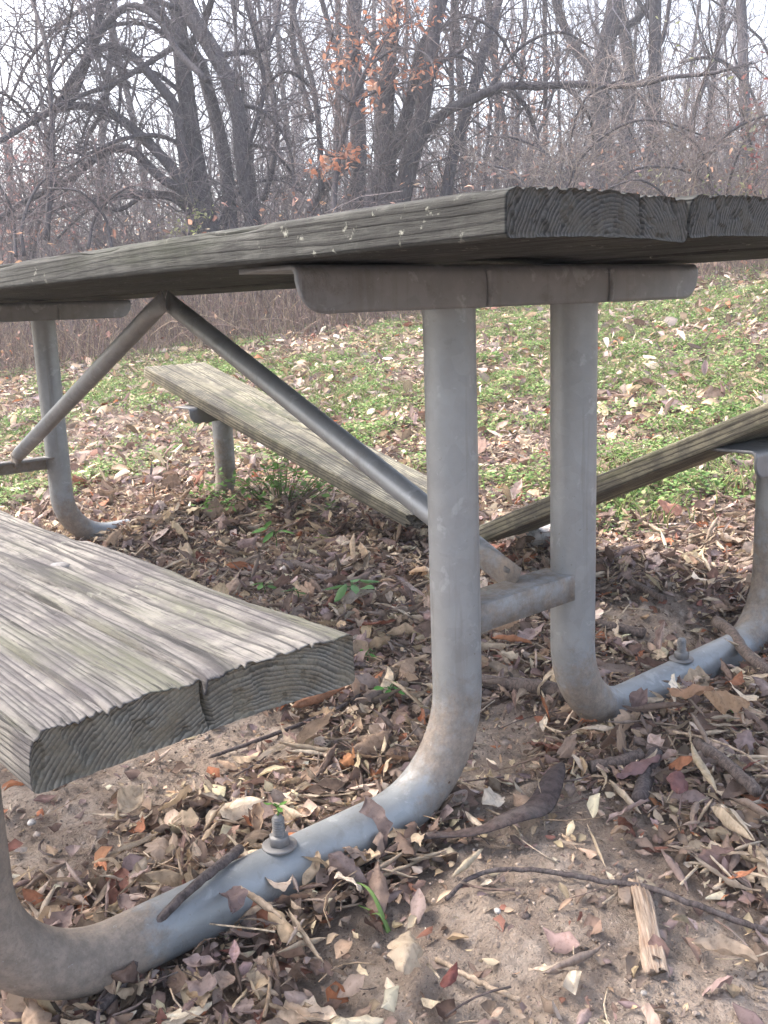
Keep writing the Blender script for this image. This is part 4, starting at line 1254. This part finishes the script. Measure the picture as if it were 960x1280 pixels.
def canes(n, dlo, dhi, hlo, hhi, rad, cols, droop, spread=.5, hd_lo=-.46, hd_hi=.46, npt=6):
    a = hd + BR.uniform(hd_lo, hd_hi, n); d = BR.uniform(dlo, dhi, n)
    x = CAM[0] + d * np.cos(a) / np.cos(a - hd); y = CAM[1] + d * np.sin(a) / np.cos(a - hd)
    h = BR.uniform(hlo, hhi, n) * (.6 + .8 * fbm(x * .8, y * .8, 71, 3))
    yaw = BR.uniform(0, 2 * PI, n); ln = BR.normal(0, spread, n) * h; dr = BR.random(n) * droop
    t = np.linspace(0, 1, npt)
    P = np.zeros((n, npt, 3))
    w = BR.normal(0, .03, (n, npt, 2)) * h[:, None, None] * t[None, :, None]
    P[:, :, 0] = x[:, None] + (np.cos(yaw) * ln)[:, None] * t ** 1.5 + w[:, :, 0]
    P[:, :, 1] = y[:, None] + (np.sin(yaw) * ln)[:, None] * t ** 1.5 + w[:, :, 1]
    P[:, :, 2] = terr(x, y)[:, None] + h[:, None] * (t - dr[:, None] * t ** 3) - .02
    R = (BR.uniform(.6, 1.4, n) * rad)[:, None] * np.linspace(1, .45, npt)[None]
    c = np.array(cols)[BR.integers(0, len(cols), n)] * BR.uniform(.75, 1.25, (n, 1))
    V, Fq = tubes(P, R, 3, cap=False)
    return V, Fq, np.repeat(c, npt * 3, 0)


DRY = [(.27, .20, .15), (.22, .16, .13), (.34, .27, .19), (.18, .13, .12), (.24, .17, .155)]
MAUVE = [(.16, .135, .14), (.20, .17, .17), (.13, .11, .12), (.24, .195, .18)]
b = Bag()
V, Fq, c = canes(6500, 8.3, 11.0, .35, 1.0, .0034, DRY, .5, .35); b.add(V, Fq, Col=c)
V, Fq, c = canes(3000, 8.0, 9.6, .15, .5, .003, DRY, .7, .7); b.add(V, Fq, Col=c)
b.build('dry_brush', M_BARKA, None, kind='stuff', label='band of dry brown weed stems along the edge of the wood', category='dry brush')
b = Bag()
V, Fq, c = canes(4200, 10.5, 16, .8, 2.4, .0055, MAUVE, .6, .55, npt=7); b.add(V, Fq, Col=c)
V, Fq, c = canes(3000, 16, 28, 1.2, 4.0, .009, MAUVE, .5, .45, npt=7); b.add(V, Fq, Col=c)
V, Fq, c = canes(420, 9.8, 13, 1.6, 3.4, .0065, [(.10, .085, .09), (.13, .11, .115)], .7, .6, npt=8); b.add(V, Fq, Col=c)
b.build('thicket', M_BARKA, None, kind='stuff', label='tangle of bare mauve-brown saplings and canes in the wood', category='thicket')
# brown leaves caught low in the brush
b = Bag()
n = 5200
a = hd + BR.uniform(-.46, .46, n); d = BR.uniform(8.5, 17, n)
x = CAM[0] + d * np.cos(a); y = CAM[1] + d * np.sin(a)
P = BR.uniform(.04, .09, n)
scatter(b, FARL, 5, 3, np.stack([x, y], 1), P, np.clip(pick_col(n, BR) * np.array([1.15, .9, .85]), 0, 1), np.abs(BR.normal(0, .9, n)), BR.random(n) ** 2 * (.5 + .07 * d), BR)
b.build('brush_leaves', M_LEAF, None, kind='stuff', label='withered leaves caught in the brush at the wood edge', category='withered leaves')

# ------------------------------------------------------------------ trees
TRR = np.random.default_rng(63)


def unit(v): return v / (np.linalg.norm(v, axis=-1, keepdims=True) + 1e-9)


def twig_batch(P0, D0, L, R0, r, npt=6, curl=.45, up=.12, tip=.3):
    n = len(P0)
    D = unit(D0); pts = [P0]; step = (L / (npt - 1))[:, None]
    bendv = r.normal(0, curl / (npt - 1), (n, 3))
    for k in range(npt - 1):
        D = unit(D + bendv + r.normal(0, curl * .55 / math.sqrt(npt), (n, 3)) + np.array([0, 0, up / (npt - 1)]))
        pts.append(pts[-1] + D * step)
    P = np.stack(pts, 1)
    R = R0[:, None] * np.linspace(1, tip, npt)[None]
    return P, R


def spawn(P, R, k, r, lo=.15, hi=1., lmul=(.25, .6), ref_len=None, rmul=.55, wide=1.0, up=.25):
    """k children per parent (N,n,3)"""
    N, n, _ = P.shape
    t = r.uniform(lo, hi, (N, k)) * (n - 1)
    i = np.minimum(t.astype(int), n - 2); f = (t - i)[..., None]
    I = np.arange(N)[:, None]
    p = P[I, i] * (1 - f) + P[I, i + 1] * f
    tg = unit(P[I, i + 1] - P[I, i])
    rr = R[I, i] * (1 - f[..., 0]) + R[I, i + 1] * f[..., 0]
    rv = r.normal(0, 1, (N, k, 3)); rv = unit(rv - (rv * tg).sum(-1, keepdims=True) * tg)
    d = unit(tg * r.uniform(.2, 1.0, (N, k, 1)) + rv * wide + np.array([0, 0, up]))
    Lp = np.linalg.norm(np.diff(P, axis=1), axis=2).sum(1) if ref_len is None else np.full(N, ref_len)
    L = Lp[:, None] * r.uniform(*lmul, (N, k))
    return p.reshape(-1, 3), d.reshape(-1, 3), L.ravel(), (rr * rmul).ravel()


BARKC = np.array([(.115, .10, .108), (.095, .083, .09), (.135, .115, .118)])


def traced_tree(name, label, D, limbs, twigs=14, seed=0, tint=(.105, .09, .10), L0=(.35, 1.3), group=None, foot=None, twr=.010):
    """limbs: (pixel polyline, half width px start, end, depth offset at the tip)"""
    r = np.random.default_rng(seed)
    root_uv = limbs[0][0][0]
    p0 = at(*root_uv, D)
    base = np.array([p0[0], p0[1], float(terr(p0[0], p0[1]))])
    o = empty(name, tuple(base), label=label, category='tree')
    if group: o['group'] = group
    tb = Bag(); cb = Bag()
    for li, (uv, w0, w1, dd) in enumerate(limbs):
        n = 24
        q = spline(np.array(uv, float), n)
        s = np.linspace(0, 1, n)
        w = .35 * np.sin(s * r.uniform(2, 5) + r.uniform(0, 6)) * s
        dep = D + dd * s + w
        P = np.array([at(a_, b_, c_) for (a_, b_), c_ in zip(q, dep)])
        R = np.linspace(w0, w1, n) * dep / F * (1 + .07 * (r.random(n) - .5))
        if P[0, 2] - terr(P[0, 0], P[0, 1]) < 1.9 and w0 > 5 and li < 6 and uv[0][1] > 215:
            g = float(terr(P[0, 0], P[0, 1]))
            m = 6
            ft = np.stack([np.linspace(P[0, 0] + r.normal(0, .04), P[0, 0], m, endpoint=False), np.linspace(P[0, 1] + r.normal(0, .04), P[0, 1], m, endpoint=False), np.linspace(g - .1, P[0, 2], m, endpoint=False)], 1)
            P = np.concatenate([ft, P]); R = np.concatenate([np.linspace(R[0] * 1.35, R[0] * 1.02, m), R])
        V, Fq = tubes((P - base)[None], R[None], 12)
        tb.add(V, Fq)
        Lr = np.linalg.norm(P[-1] - P[0])
        k = max(6, int(1.15 * twigs * min(1.6, Lr / 1.8)))
        a_, d_, L_, R_ = spawn(P[None], R[None], k, r, .2, 1., (0, 1), 1.0, .5, 1.1, .35)
        L_ = r.uniform(*L0, len(L_)); R_ = np.clip(R_, .004, twr)
        P1, R1 = twig_batch(a_, d_, L_, R_, r, 7, .9, .25)
        a2, d2, L2, R2 = spawn(P1, R1, 5, r, .15, 1, (.25, .6), None, .6, 1., .2)
        P2, R2 = twig_batch(a2, d2, L2, np.clip(R2, .0028, .006), r, 6, .8, .15)
        a3, d3, L3, R3 = spawn(P2, R2, 3, r, .2, 1, (.3, .7), None, .6, 1., .1)
        P3, R3 = twig_batch(a3, d3, L3, np.clip(R3, .0020, .004), r, 5, .7, .1)
        for (Pp, Rr, sd) in ((P1, R1, 5), (P2, R2, 4), (P3, R3, 3)):
            V, Fq = tubes(Pp - base, Rr, sd, cap=False)
            cb.add(V, Fq, Col=np.repeat(np.array([tint]) * r.uniform(.85, 1.3), len(V), 0))
    tb.build('trunk', M_BARK, o); cb.build('crown', M_BARKA, o)
    return o, base


A = [([(268, 305), (252, 245), (241, 180), (233, 120), (226, 60), (222, 0), (218, -70)], 13, 9, .4),
     ([(320, 300), (312, 250), (303, 200), (299, 150), (286, 102), (263, 58), (240, 22), (222, -30)], 10, 10, -.3),
     ([(290, 300), (284, 225), (276, 175), (262, 120), (246, 72), (212, 35), (186, 0), (170, -40)], 9, 7, .6),
     ([(240, 262), (228, 185), (220, 135), (200, 108), (168, 72), (140, 56), (115, 66), (94, 92), (74, 128), (62, 168), (58, 250)], 8, 2, -.8),
     ([(246, 278), (225, 225), (193, 186), (160, 156), (130, 138), (90, 132), (50, 146), (0, 176), (-40, 195)], 8, 3, -1.2),
     ([(262, 300), (235, 245), (200, 222), (165, 188), (130, 190), (90, 222), (35, 250), (-20, 284)], 7, 3, -.6),
     ([(236, 262), (215, 246), (180, 243), (120, 247), (60, 262), (-20, 282)], 6, 3, .8),
     ([(80, 132), (98, 98), (112, 58), (130, 0), (138, -40)], 6, 4, .5),
     ([(92, 120), (116, 60), (140, 22), (168, 7), (200, 26), (224, 66), (258, 100)], 5, 4, -.4),
     ([(246, 52), (226, 54), (190, 76), (140, 106), (100, 120), (40, 156)], 4, 2, -.6),
     ([(243, 50), (258, 20), (270, -20)], 5, 4, .2),
     ([(180, 243), (150, 262), (120, 258), (95, 275), (70, 300)], 3, 1.5, .4),
     ([(130, 140), (110, 170), (100, 210), (80, 240), (30, 268)], 3, 1.5, -.2),
     ([(226, 60), (180, 30), (120, 40), (70, 90), (40, 150)], 3.2, 1.2, -.5),
     ([(232, 120), (190, 90), (150, 100), (110, 150), (96, 210)], 3.2, 1.2, .4),
     ([(240, 190), (200, 170), (150, 175), (100, 200), (60, 240)], 3.4, 1.2, -.9),
     ([(290, 130), (330, 140), (360, 180), (370, 240)], 3, 1.2, -.4),
     ([(300, 180), (335, 186), (360, 210), (380, 245)], 2.6, 1, .3),
     ([(222, 10), (160, -5), (90, 20), (40, 70), (10, 130)], 3.8, 1.5, .5),
     ([(262, 300), (300, 240), (345, 225), (385, 245)], 2.6, 1, -.3),
     ([(262, 70), (300, 66), (330, 60), (345, 30), (352, -20)], 3.5, 2.5, .5),
     ([(303, 200), (318, 160), (330, 110), (322, 60), (306, 0)], 3.5, 2, .3),
     ([(140, 57), (150, 100), (146, 160), (128, 215)], 2.6, 1.2, .2)]
traced_tree('tree', 'dark many-stemmed bare tree with arching limbs drooping to the left behind the table', 10.5, A, 15, 101)
Bt = [([(478, 262), (484, 210), (482, 140), (486, 70), (492, 0), (495, -60)], 12, 9, .5),
      ([(500, 258), (512, 205), (526, 150), (534, 95), (542, 45), (546, -20)], 12, 8, -.3),
      ([(462, 262), (470, 225), (495, 180), (512, 130), (524, 70), (548, 20), (560, -30)], 9, 6, .7),
      ([(494, 250), (510, 205), (530, 168), (556, 140), (582, 128), (608, 116), (634, 107), (672, 108), (720, 105), (765, 108), (800, 106), (840, 96), (890, 92), (940, 78)], 8, 1.6, -1.0),
      ([(556, 255), (566, 195), (580, 150), (592, 110), (607, 55), (624, 0), (632, -30)], 8, 5, .3),
      ([(545, 40), (580, 20), (620, 40), (650, 90)], 3, 1.2, -.3),
      ([(530, 90), (570, 70), (600, 90), (615, 140)], 2.8, 1, .3),
      ([(500, 60), (470, 40), (440, 70), (425, 120)], 2.8, 1, -.4),
      ([(608, 116), (650, 60), (700, 40), (740, 60)], 3, 1.2, .4),
      ([(640, 112), (658, 135), (668, 160), (674, 182), (682, 192)], 3.5, 2, -.2),
      ([(496, 90), (470, 60), (445, 20), (430, -20)], 4, 3, .4),
      ([(528, 110), (550, 80), (580, 60), (600, 20)], 3, 2, .3),
      ([(700, 106), (720, 120), (738, 150), (742, 180)], 3, 1.5, -.2)]
traced_tree('tree', 'dark clumped tree with one long limb reaching level to the right, behind the table', 10, Bt, 13, 202, (.10, .085, .09))
traced_tree('tree', 'straight grey tree rising behind the left end of the long level limb', 12, [([(446, 262), (448, 190), (446, 120), (441, 55), (446, -40)], 11, 9, .3),
             ([(386, 268), (402, 240), (426, 214), (444, 190)], 8, 5, .2), ([(446, 100), (420, 60), (405, 10), (395, -20)], 4, 3, .3), ([(390, 150), (376, 100), (365, 40), (372, -20)], 4, 3, .6)], 12, 303, (.14, .125, .125))
traced_tree('tree', 'tall forked tree behind the right end of the long level limb', 13.5, [([(752, 252), (752, 190), (750, 130), (756, 70), (768, 10), (776, -40)], 13, 10, .3),
             ([(752, 140), (738, 90), (718, 58), (700, 20), (688, -30)], 7, 5, .6), ([(784, 252), (782, 180), (788, 110), (782, 50), (772, 0)], 9, 7, .8), ([(770, 40), (800, 20), (830, -30)], 5, 4, .5)], 16, 404, (.145, .13, .13))
traced_tree('tree', 'slim dark tree at the right edge of the picture with drooping side limbs', 12, [([(936, 250), (934, 180), (930, 110), (928, 40), (924, -40)], 7, 6, .2),
             ([(930, 100), (905, 78), (880, 72), (850, 78)], 3, 2, -.3), ([(934, 150), (900, 170), (850, 175), (800, 200)], 3, 1.5, -.4)], 14, 505, (.13, .115, .12))
traced_tree('tree', 'thin leaning tree with crooked stem between the two big clumps', 11, [([(402, 240), (400, 180), (392, 110), (378, 60), (366, 10), (362, -40)], 4, 3, .4),
             ([(392, 110), (362, 90), (340, 100), (322, 130)], 2.5, 1.5, .2), ([(330, 250), (345, 180), (340, 110), (328, 60), (310, 0)], 4, 3, .6)], 12, 606, (.13, .115, .12))
traced_tree('tree', 'slender bare sapling arching over at the left edge', 9.6, [([(58, 300), (62, 250), (66, 190), (64, 130), (58, 60), (40, 0)], 4, 2.5, .3), ([(66, 190), (40, 150), (10, 120), (-20, 110)], 2.5, 1.5, .2),
             ([(60, 100), (80, 50), (92, 0)], 2.2, 1.5, .2)], 18, 707, (.12, .10, .105))
# brambly shrubs on the right
traced_tree('shrub', 'pale tangled bare shrub arching over the wood edge right of the forked tree', 9.3, [([(690, 300), (700, 260), (725, 200), (770, 160), (820, 150), (880, 170)], 2.6, 1.2, -.2), ([(700, 300), (704, 250), (690, 200), (650, 175), (610, 170)], 2.4, 1.2, .2),
             ([(695, 300), (716, 240), (712, 180), (735, 120), (790, 95)], 2.6, 1.2, .3), ([(680, 300), (668, 250), (640, 215), (600, 205)], 2, 1, .2), ([(720, 300), (760, 240), (800, 210), (860, 215), (900, 245)], 2.4, 1, -.2)], 20, 808, (.25, .21, .19), (.3, 1.0), twr=.006)
traced_tree('shrub', 'wiry brown shrub at the right edge above the table top', 8.8, [([(870, 300), (862, 250), (880, 200), (920, 160), (970, 140)], 2.4, 1.2, .2), ([(880, 300), (890, 240), (870, 180), (820, 150)], 2.4, 1.1, .3), ([(900, 300), (930, 250), (960, 210)], 2.2, 1.2, 0),
             ([(850, 300), (835, 250), (800, 225), (760, 235)], 2, 1, .1)], 22, 909, (.19, .15, .14), (.3, .9), twr=.0055)
traced_tree('shrub', 'low wiry shrub beneath the arching limbs at the far left', 9.2, [([(30, 320), (28, 280), (50, 230), (100, 200)], 2.4, 1.2, .2), ([(20, 320), (14, 260), (-10, 220)], 2.4, 1.2, .2), ([(110, 310), (120, 270), (150, 240), (190, 225)], 2.2, 1.1, .2), ([(140, 310), (130, 270), (100, 240), (60, 235)], 2.2, 1.1, 0)],
            24, 919, (.17, .13, .13), (.3, .9), twr=.0055)


def foliage(parent_base, clumps, D, size, cols, r, dens):
    b = Bag()
    for (u, v, ru, rv, n) in clumps:
        n = int(n * dens)
        du = r.normal(0, .5, n) * ru; dv = r.normal(0, .5, n) * rv
        P = np.array([at(u + a_, v + b_, D + r.normal(0, .35)) for a_, b_ in zip(du, dv)])
        idx = r.integers(0, len(FARL), n)
        Rm = rotmats(r.uniform(0, 6.3, n), r.uniform(0, 6.3, n), r.uniform(.3, 1.6, n)) * r.uniform(*size, n)[:, None, None]
        VV = np.einsum('nij,nkj->nki', Rm, np.array(FARL)[idx]) + P[:, None] - parent_base
        f = grid_faces(5, 3)
        c = np.array(cols)[r.integers(0, len(cols), n)] * r.uniform(.8, 1.2, (n, 1))
        b.add(VV.reshape(-1, 3), [(f[None] + (np.arange(n) * 15)[:, None, None]).reshape(-1, 4)], Col=np.repeat(c, 15, 0))
    return b


fr = np.random.default_rng(12)
M_FOL = leaf_mat('autumn_foliage', .45)
o, bs = traced_tree('oak_sapling', 'young oak still holding rusty orange leaves before the middle tree clump', 9.4, [([(420, 290), (418, 240), (425, 190), (440, 130), (462, 80), (490, 30), (505, -30)], 4, 2.5, .2),
             ([(424, 196), (404, 195), (396, 212)], 2, 1.2, -.1), ([(440, 130), (420, 110), (408, 80), (416, 40)], 2.2, 1.2, .2), ([(462, 80), (500, 60), (535, 70), (545, 100)], 2, 1, -.2), ([(440, 130), (480, 110), (520, 100)], 2, 1, .2)], 16, 111, (.13, .10, .10))
foliage(bs, [(410, 205, 28, 16, 26), (436, 192, 20, 12, 18), (400, 216, 16, 10, 10), (470, 95, 22, 30, 16), (440, 60, 30, 40, 24), (420, 95, 20, 34, 16), (490, 35, 30, 30, 22), (520, 95, 26, 24, 18), (540, 90, 12, 18, 8),
             (500, 15, 30, 20, 12), (535, 20, 20, 20, 8), (460, 130, 26, 16, 8)], 9.4, (.045, .095), [(.40, .17, .10), (.44, .23, .15), (.33, .14, .09), (.40, .25, .18)], fr, 3.0).build('leaves', M_FOL, o, kind='stuff')
o, bs = traced_tree('shrub', 'dull red leafy shrub behind the table at the far left', 12, [([(40, 330), (36, 270), (24, 220), (10, 180)], 3, 1.5, .2), ([(40, 330), (50, 270), (70, 220), (66, 190)], 3, 1.5, .2), ([(38, 330), (10, 280), (-10, 250)], 3, 1.5, .2)], 10, 121, (.15, .10, .10))
foliage(bs, [(25, 235, 60, 50, 190), (50, 280, 60, 40, 150), (60, 190, 60, 40, 60), (20, 180, 40, 40, 50), (0, 290, 30, 40, 90), (90, 290, 30, 20, 30)], 12, (.05, .09), [(.33, .16, .15), (.26, .12, .11), (.38, .22, .19), (.30, .19, .18)], fr, 1.0).build('leaves', M_FOL, o, kind='stuff')
o, bs = traced_tree('beech_sapling', 'sapling with pinkish orange withered leaves behind the long level limb', 14, [([(600, 280), (606, 220), (612, 150), (620, 90), (640, 30)], 3, 1.5, .2), ([(650, 280), (662, 200), (690, 120), (700, 60)], 3, 1.5, .3)], 9, 131, (.15, .12, .12))
foliage(bs, [(590, 110, 40, 60, 90), (640, 80, 50, 50, 80), (660, 150, 50, 50, 90), (610, 180, 60, 50, 90), (700, 90, 40, 50, 60), (590, 220, 50, 30, 60), (690, 180, 50, 40, 50)], 14, (.06, .10), [(.46, .25, .17), (.50, .31, .23), (.40, .20, .14), (.42, .29, .23)], fr, .9).build('leaves', M_FOL, o, kind='stuff')
o, bs = traced_tree('shrub', 'shrub with a few wine red and green leaves at the right edge', 9.0, [([(940, 300), (944, 240), (938, 180), (925, 130)], 2.5, 1.2, .1), ([(950, 300), (962, 240), (970, 180)], 2.5, 1.2, .1)], 10, 141, (.16, .12, .11))
foliage(bs, [(940, 205, 30, 50, 40), (925, 150, 30, 40, 18), (955, 120, 20, 50, 16)], 9.0, (.04, .08), [(.28, .09, .08), (.22, .08, .08), (.34, .14, .12)], fr, 1.0).build('leaves', M_FOL, o, kind='stuff')
o, bs = traced_tree('shrub', 'thin shrub with sparse yellow-green leaves near the right edge', 9.1, [([(900, 310), (905, 260), (920, 200), (945, 150)], 2.2, 1.1, .1), ([(905, 310), (888, 250), (892, 200)], 2.2, 1.1, .1), ([(830, 310), (825, 250), (822, 215)], 2, 1, .1)], 10, 151, (.20, .17, .13))
foliage(bs, [(948, 155, 12, 14, 7), (925, 225, 30, 40, 30), (890, 240, 40, 30, 28), (820, 222, 16, 20, 9), (845, 60, 60, 60, 10), (880, 90, 40, 30, 8)], 9.1, (.035, .075), [(.26, .30, .12), (.32, .33, .17), (.36, .37, .26)], fr, 1.0).build('leaves', M_FOL, o, kind='stuff')
o, bs = traced_tree('shrub', 'small yellow-green leafy vine at the foot of the arching tree', 9.8, [([(236, 305), (238, 280), (248, 264)], 1.8, 1, .1), ([(238, 305), (228, 288), (218, 286)], 1.8, 1, .1)], 5, 161, (.2, .18, .12), (.1, .35))
foliage(bs, [(248, 268, 22, 10, 34), (228, 284, 22, 10, 30), (240, 290, 20, 10, 20)], 9.8, (.03, .06), [(.33, .36, .14), (.26, .31, .12), (.38, .38, .2)], fr, 1.0).build('leaves', M_FOL, o, kind='stuff')


# generic bare trees of the wood -----------------------------------
def proto(seed, H, r0, k1=20, k2=5, k3=4, lean=.06):
    r = np.random.default_rng(seed)
    n = 14
    P = np.zeros((1, n, 3)); s = np.linspace(0, 1, n)
    P[0, :, 2] = H * s - .15
    P[0, :, 0] = np.cumsum(r.normal(0, lean, n)) * s * H / n * 2; P[0, :, 1] = np.cumsum(r.normal(0, lean, n)) * s * H / n * 2
    R = (r0 * (1 - .75 * s) * (1 + .25 * np.exp(-s * 30)))[None]
    tb = Bag(); V, Fq = tubes(P, R, 9); tb.add(V, Fq)
    a, d, L, Rr = spawn(P, R, k1, r, .06, 1, (.10, .30), None, .45, 1., .7)
    P1, R1 = twig_batch(a, d, L, np.clip(Rr, .008, .05), r, 8, .6, .5)
    V, Fq = tubes(P1, R1, 5); tb.add(V, Fq)
    cb = Bag()
    a, d, L, Rr = spawn(P1, R1, k2, r, .15, 1, (.25, .6), None, .6, 1., .3)
    P2, R2 = twig_batch(a, d, L, np.clip(Rr, .005, .012), r, 6, .8, .25)
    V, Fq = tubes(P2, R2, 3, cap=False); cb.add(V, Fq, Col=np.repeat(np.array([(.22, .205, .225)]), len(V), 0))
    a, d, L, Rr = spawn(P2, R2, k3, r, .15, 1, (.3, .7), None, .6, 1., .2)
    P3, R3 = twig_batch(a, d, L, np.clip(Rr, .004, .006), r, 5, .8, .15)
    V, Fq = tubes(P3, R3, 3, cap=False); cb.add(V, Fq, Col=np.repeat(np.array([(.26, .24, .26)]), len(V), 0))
    return tb, cb


PROTO = []
for k in range(6):
    tb, cb = proto(900 + k, (8, 10, 7, 12, 9, 6)[k], (.05, .06, .035, .08, .045, .03)[k], 26, 5, 4)
    t_ = tb.build('trunk', M_BARK, None); c_ = cb.build('crown', M_BARKA, None)
    PROTO.append((t_.data, c_.data, tb, cb))
    bpy.data.objects.remove(t_); bpy.data.objects.remove(c_)
WR = np.random.default_rng(77)
spots = [(18, 15), (75, 17), (115, 19), (195, 22), (330, 14), (350, 19), (372, 24), (412, 15.5), (432, 20), (565, 14), (588, 18), (620, 15), (638, 22), (655, 17), (680, 14.5),
         (705, 20), (722, 26), (800, 16), (822, 13.5), (845, 19), (868, 15), (890, 22), (915, 17), (955, 15), (300, 26), (260, 21), (505, 17), (540, 24), (20, 23), (60, 27), (140, 28), (470, 27), (600, 28), (760, 23), (930, 27), (860, 27)]
for (u_, D) in spots:
    if u_ < 330 and D < 18: continue
    D = D + WR.uniform(-.5, .5)
    p = at(u_, 300, D)
    k = int(WR.integers(0, 6))
    o = empty('bare_tree', (p[0], p[1], float(terr(p[0], p[1]))), category='tree',
              label='thin bare grey tree among the crowded woods behind the table' if D < 20 else 'faint slender bare tree deep in the woods behind the table',
              group='bare trees at the near side of the wood' if D < 20 else 'bare trees deep in the wood')
    o.rotation_euler = (WR.normal(0, .05), WR.normal(0, .05), WR.uniform(0, 6.28))
    s_ = WR.uniform(.85, 1.25); o.scale = (s_, s_, s_)
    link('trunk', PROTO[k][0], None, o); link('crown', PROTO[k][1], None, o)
# the rest of the wood as one mass
wb = Bag()
for k in range(46):
    u_ = WR.uniform(-150, 1110); D = WR.uniform(26, 60)
    if u_ < 330 and WR.random() < .75: continue
    p = at(u_, 300, D); tb, cb = PROTO[int(WR.integers(0, 6))][2:]
    a = WR.uniform(0, 6.28); s_ = WR.uniform(.9, 1.6)
    Rz = np.array([[math.cos(a), -math.sin(a), 0], [math.sin(a), math.cos(a), 0], [0, 0, 1]]) * s_
    for src in (tb, cb):
        V = np.concatenate(src.V) @ Rz.T + np.array([p[0], p[1], float(terr(p[0], p[1]))])
        by = {}
        for f in src.F: by.setdefault(f.shape[1], []).append(f)
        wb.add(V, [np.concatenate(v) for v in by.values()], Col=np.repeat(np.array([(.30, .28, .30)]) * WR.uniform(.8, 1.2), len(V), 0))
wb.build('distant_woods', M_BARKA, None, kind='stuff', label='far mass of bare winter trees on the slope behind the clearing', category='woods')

# ------------------------------------------------------------------ pale air between the trees
hx, hy, hz = (-62, 132), (-42, 132), (-4, 34)
V = np.array([(a, b_, c_) for a in hx for b_ in hy for c_ in hz])
me = mesh_from('haze', V, [np.array([(0, 1, 3, 2), (4, 6, 7, 5), (0, 4, 5, 1), (2, 3, 7, 6), (0, 2, 6, 4), (1, 5, 7, 3)])], smooth=False)
hm = bpy.data.materials.new('haze'); hm.use_nodes = True; hm.node_tree.nodes.clear()
ho = hm.node_tree.nodes.new('ShaderNodeOutputMaterial'); hv = hm.node_tree.nodes.new('ShaderNodeVolumePrincipled')
hv.inputs['Color'].default_value = (.92, .95, 1, 1); hv.inputs['Density'].default_value = .0050; hv.inputs['Anisotropy'].default_value = .0
hm.node_tree.links.new(hv.outputs[0], ho.inputs['Volume'])
link('haze', me, hm, kind='stuff', label='thin pale winter haze in the air', category='haze')

# ------------------------------------------------------------------ light
EXPO = 2.5
w = bpy.data.worlds.new('World'); scene.world = w; w.use_nodes = True
nt = w.node_tree; nt.nodes.clear()
wo = nt.nodes.new('ShaderNodeOutputWorld'); bg = nt.nodes.new('ShaderNodeBackground'); sky = nt.nodes.new('ShaderNodeTexSky')
sky.sky_type = 'NISHITA'; sky.sun_disc = False
SUN_EL, SUN_AZ = math.radians(48), math.radians(-25)   # azimuth clockwise from +Y
sky.sun_elevation = SUN_EL; sky.sun_rotation = SUN_AZ
sky.air_density = 1.0; sky.dust_density = 6.0; sky.ozone_density = 1.0
hs = nt.nodes.new('ShaderNodeHueSaturation'); hs.inputs['Saturation'].default_value = .8
nt.links.new(sky.outputs[0], hs.inputs['Color']); nt.links.new(hs.outputs[0], bg.inputs[0]); nt.links.new(bg.outputs[0], wo.inputs[0])
bg.inputs[1].default_value = .15
ld = bpy.data.lights.new('sun', 'SUN'); lo = bpy.data.objects.new('sun', ld); COL.objects.link(lo)
ld.energy = .6; ld.angle = math.radians(30); ld.color = (1, .98, .95)
sd = Vector((math.sin(SUN_AZ) * math.cos(SUN_EL), math.cos(SUN_AZ) * math.cos(SUN_EL), math.sin(SUN_EL)))
lo.rotation_euler = sd.to_track_quat('Z', 'Y').to_euler()
lo.location = (-4, 6, 9)

scene.render.engine = 'CYCLES'
scene.view_settings.view_transform = 'Standard'
scene.view_settings.look = 'None'
scene.view_settings.exposure = EXPO
scene.view_settings.gamma = 1
scene.view_settings.use_curve_mapping = False
scene.cycles.use_denoising = True
scene.cycles.max_bounces = 6
scene.cycles.diffuse_bounces = 3
scene.cycles.glossy_bounces = 2
scene.cycles.transmission_bounces = 3
scene.cycles.transparent_max_bounces = 4
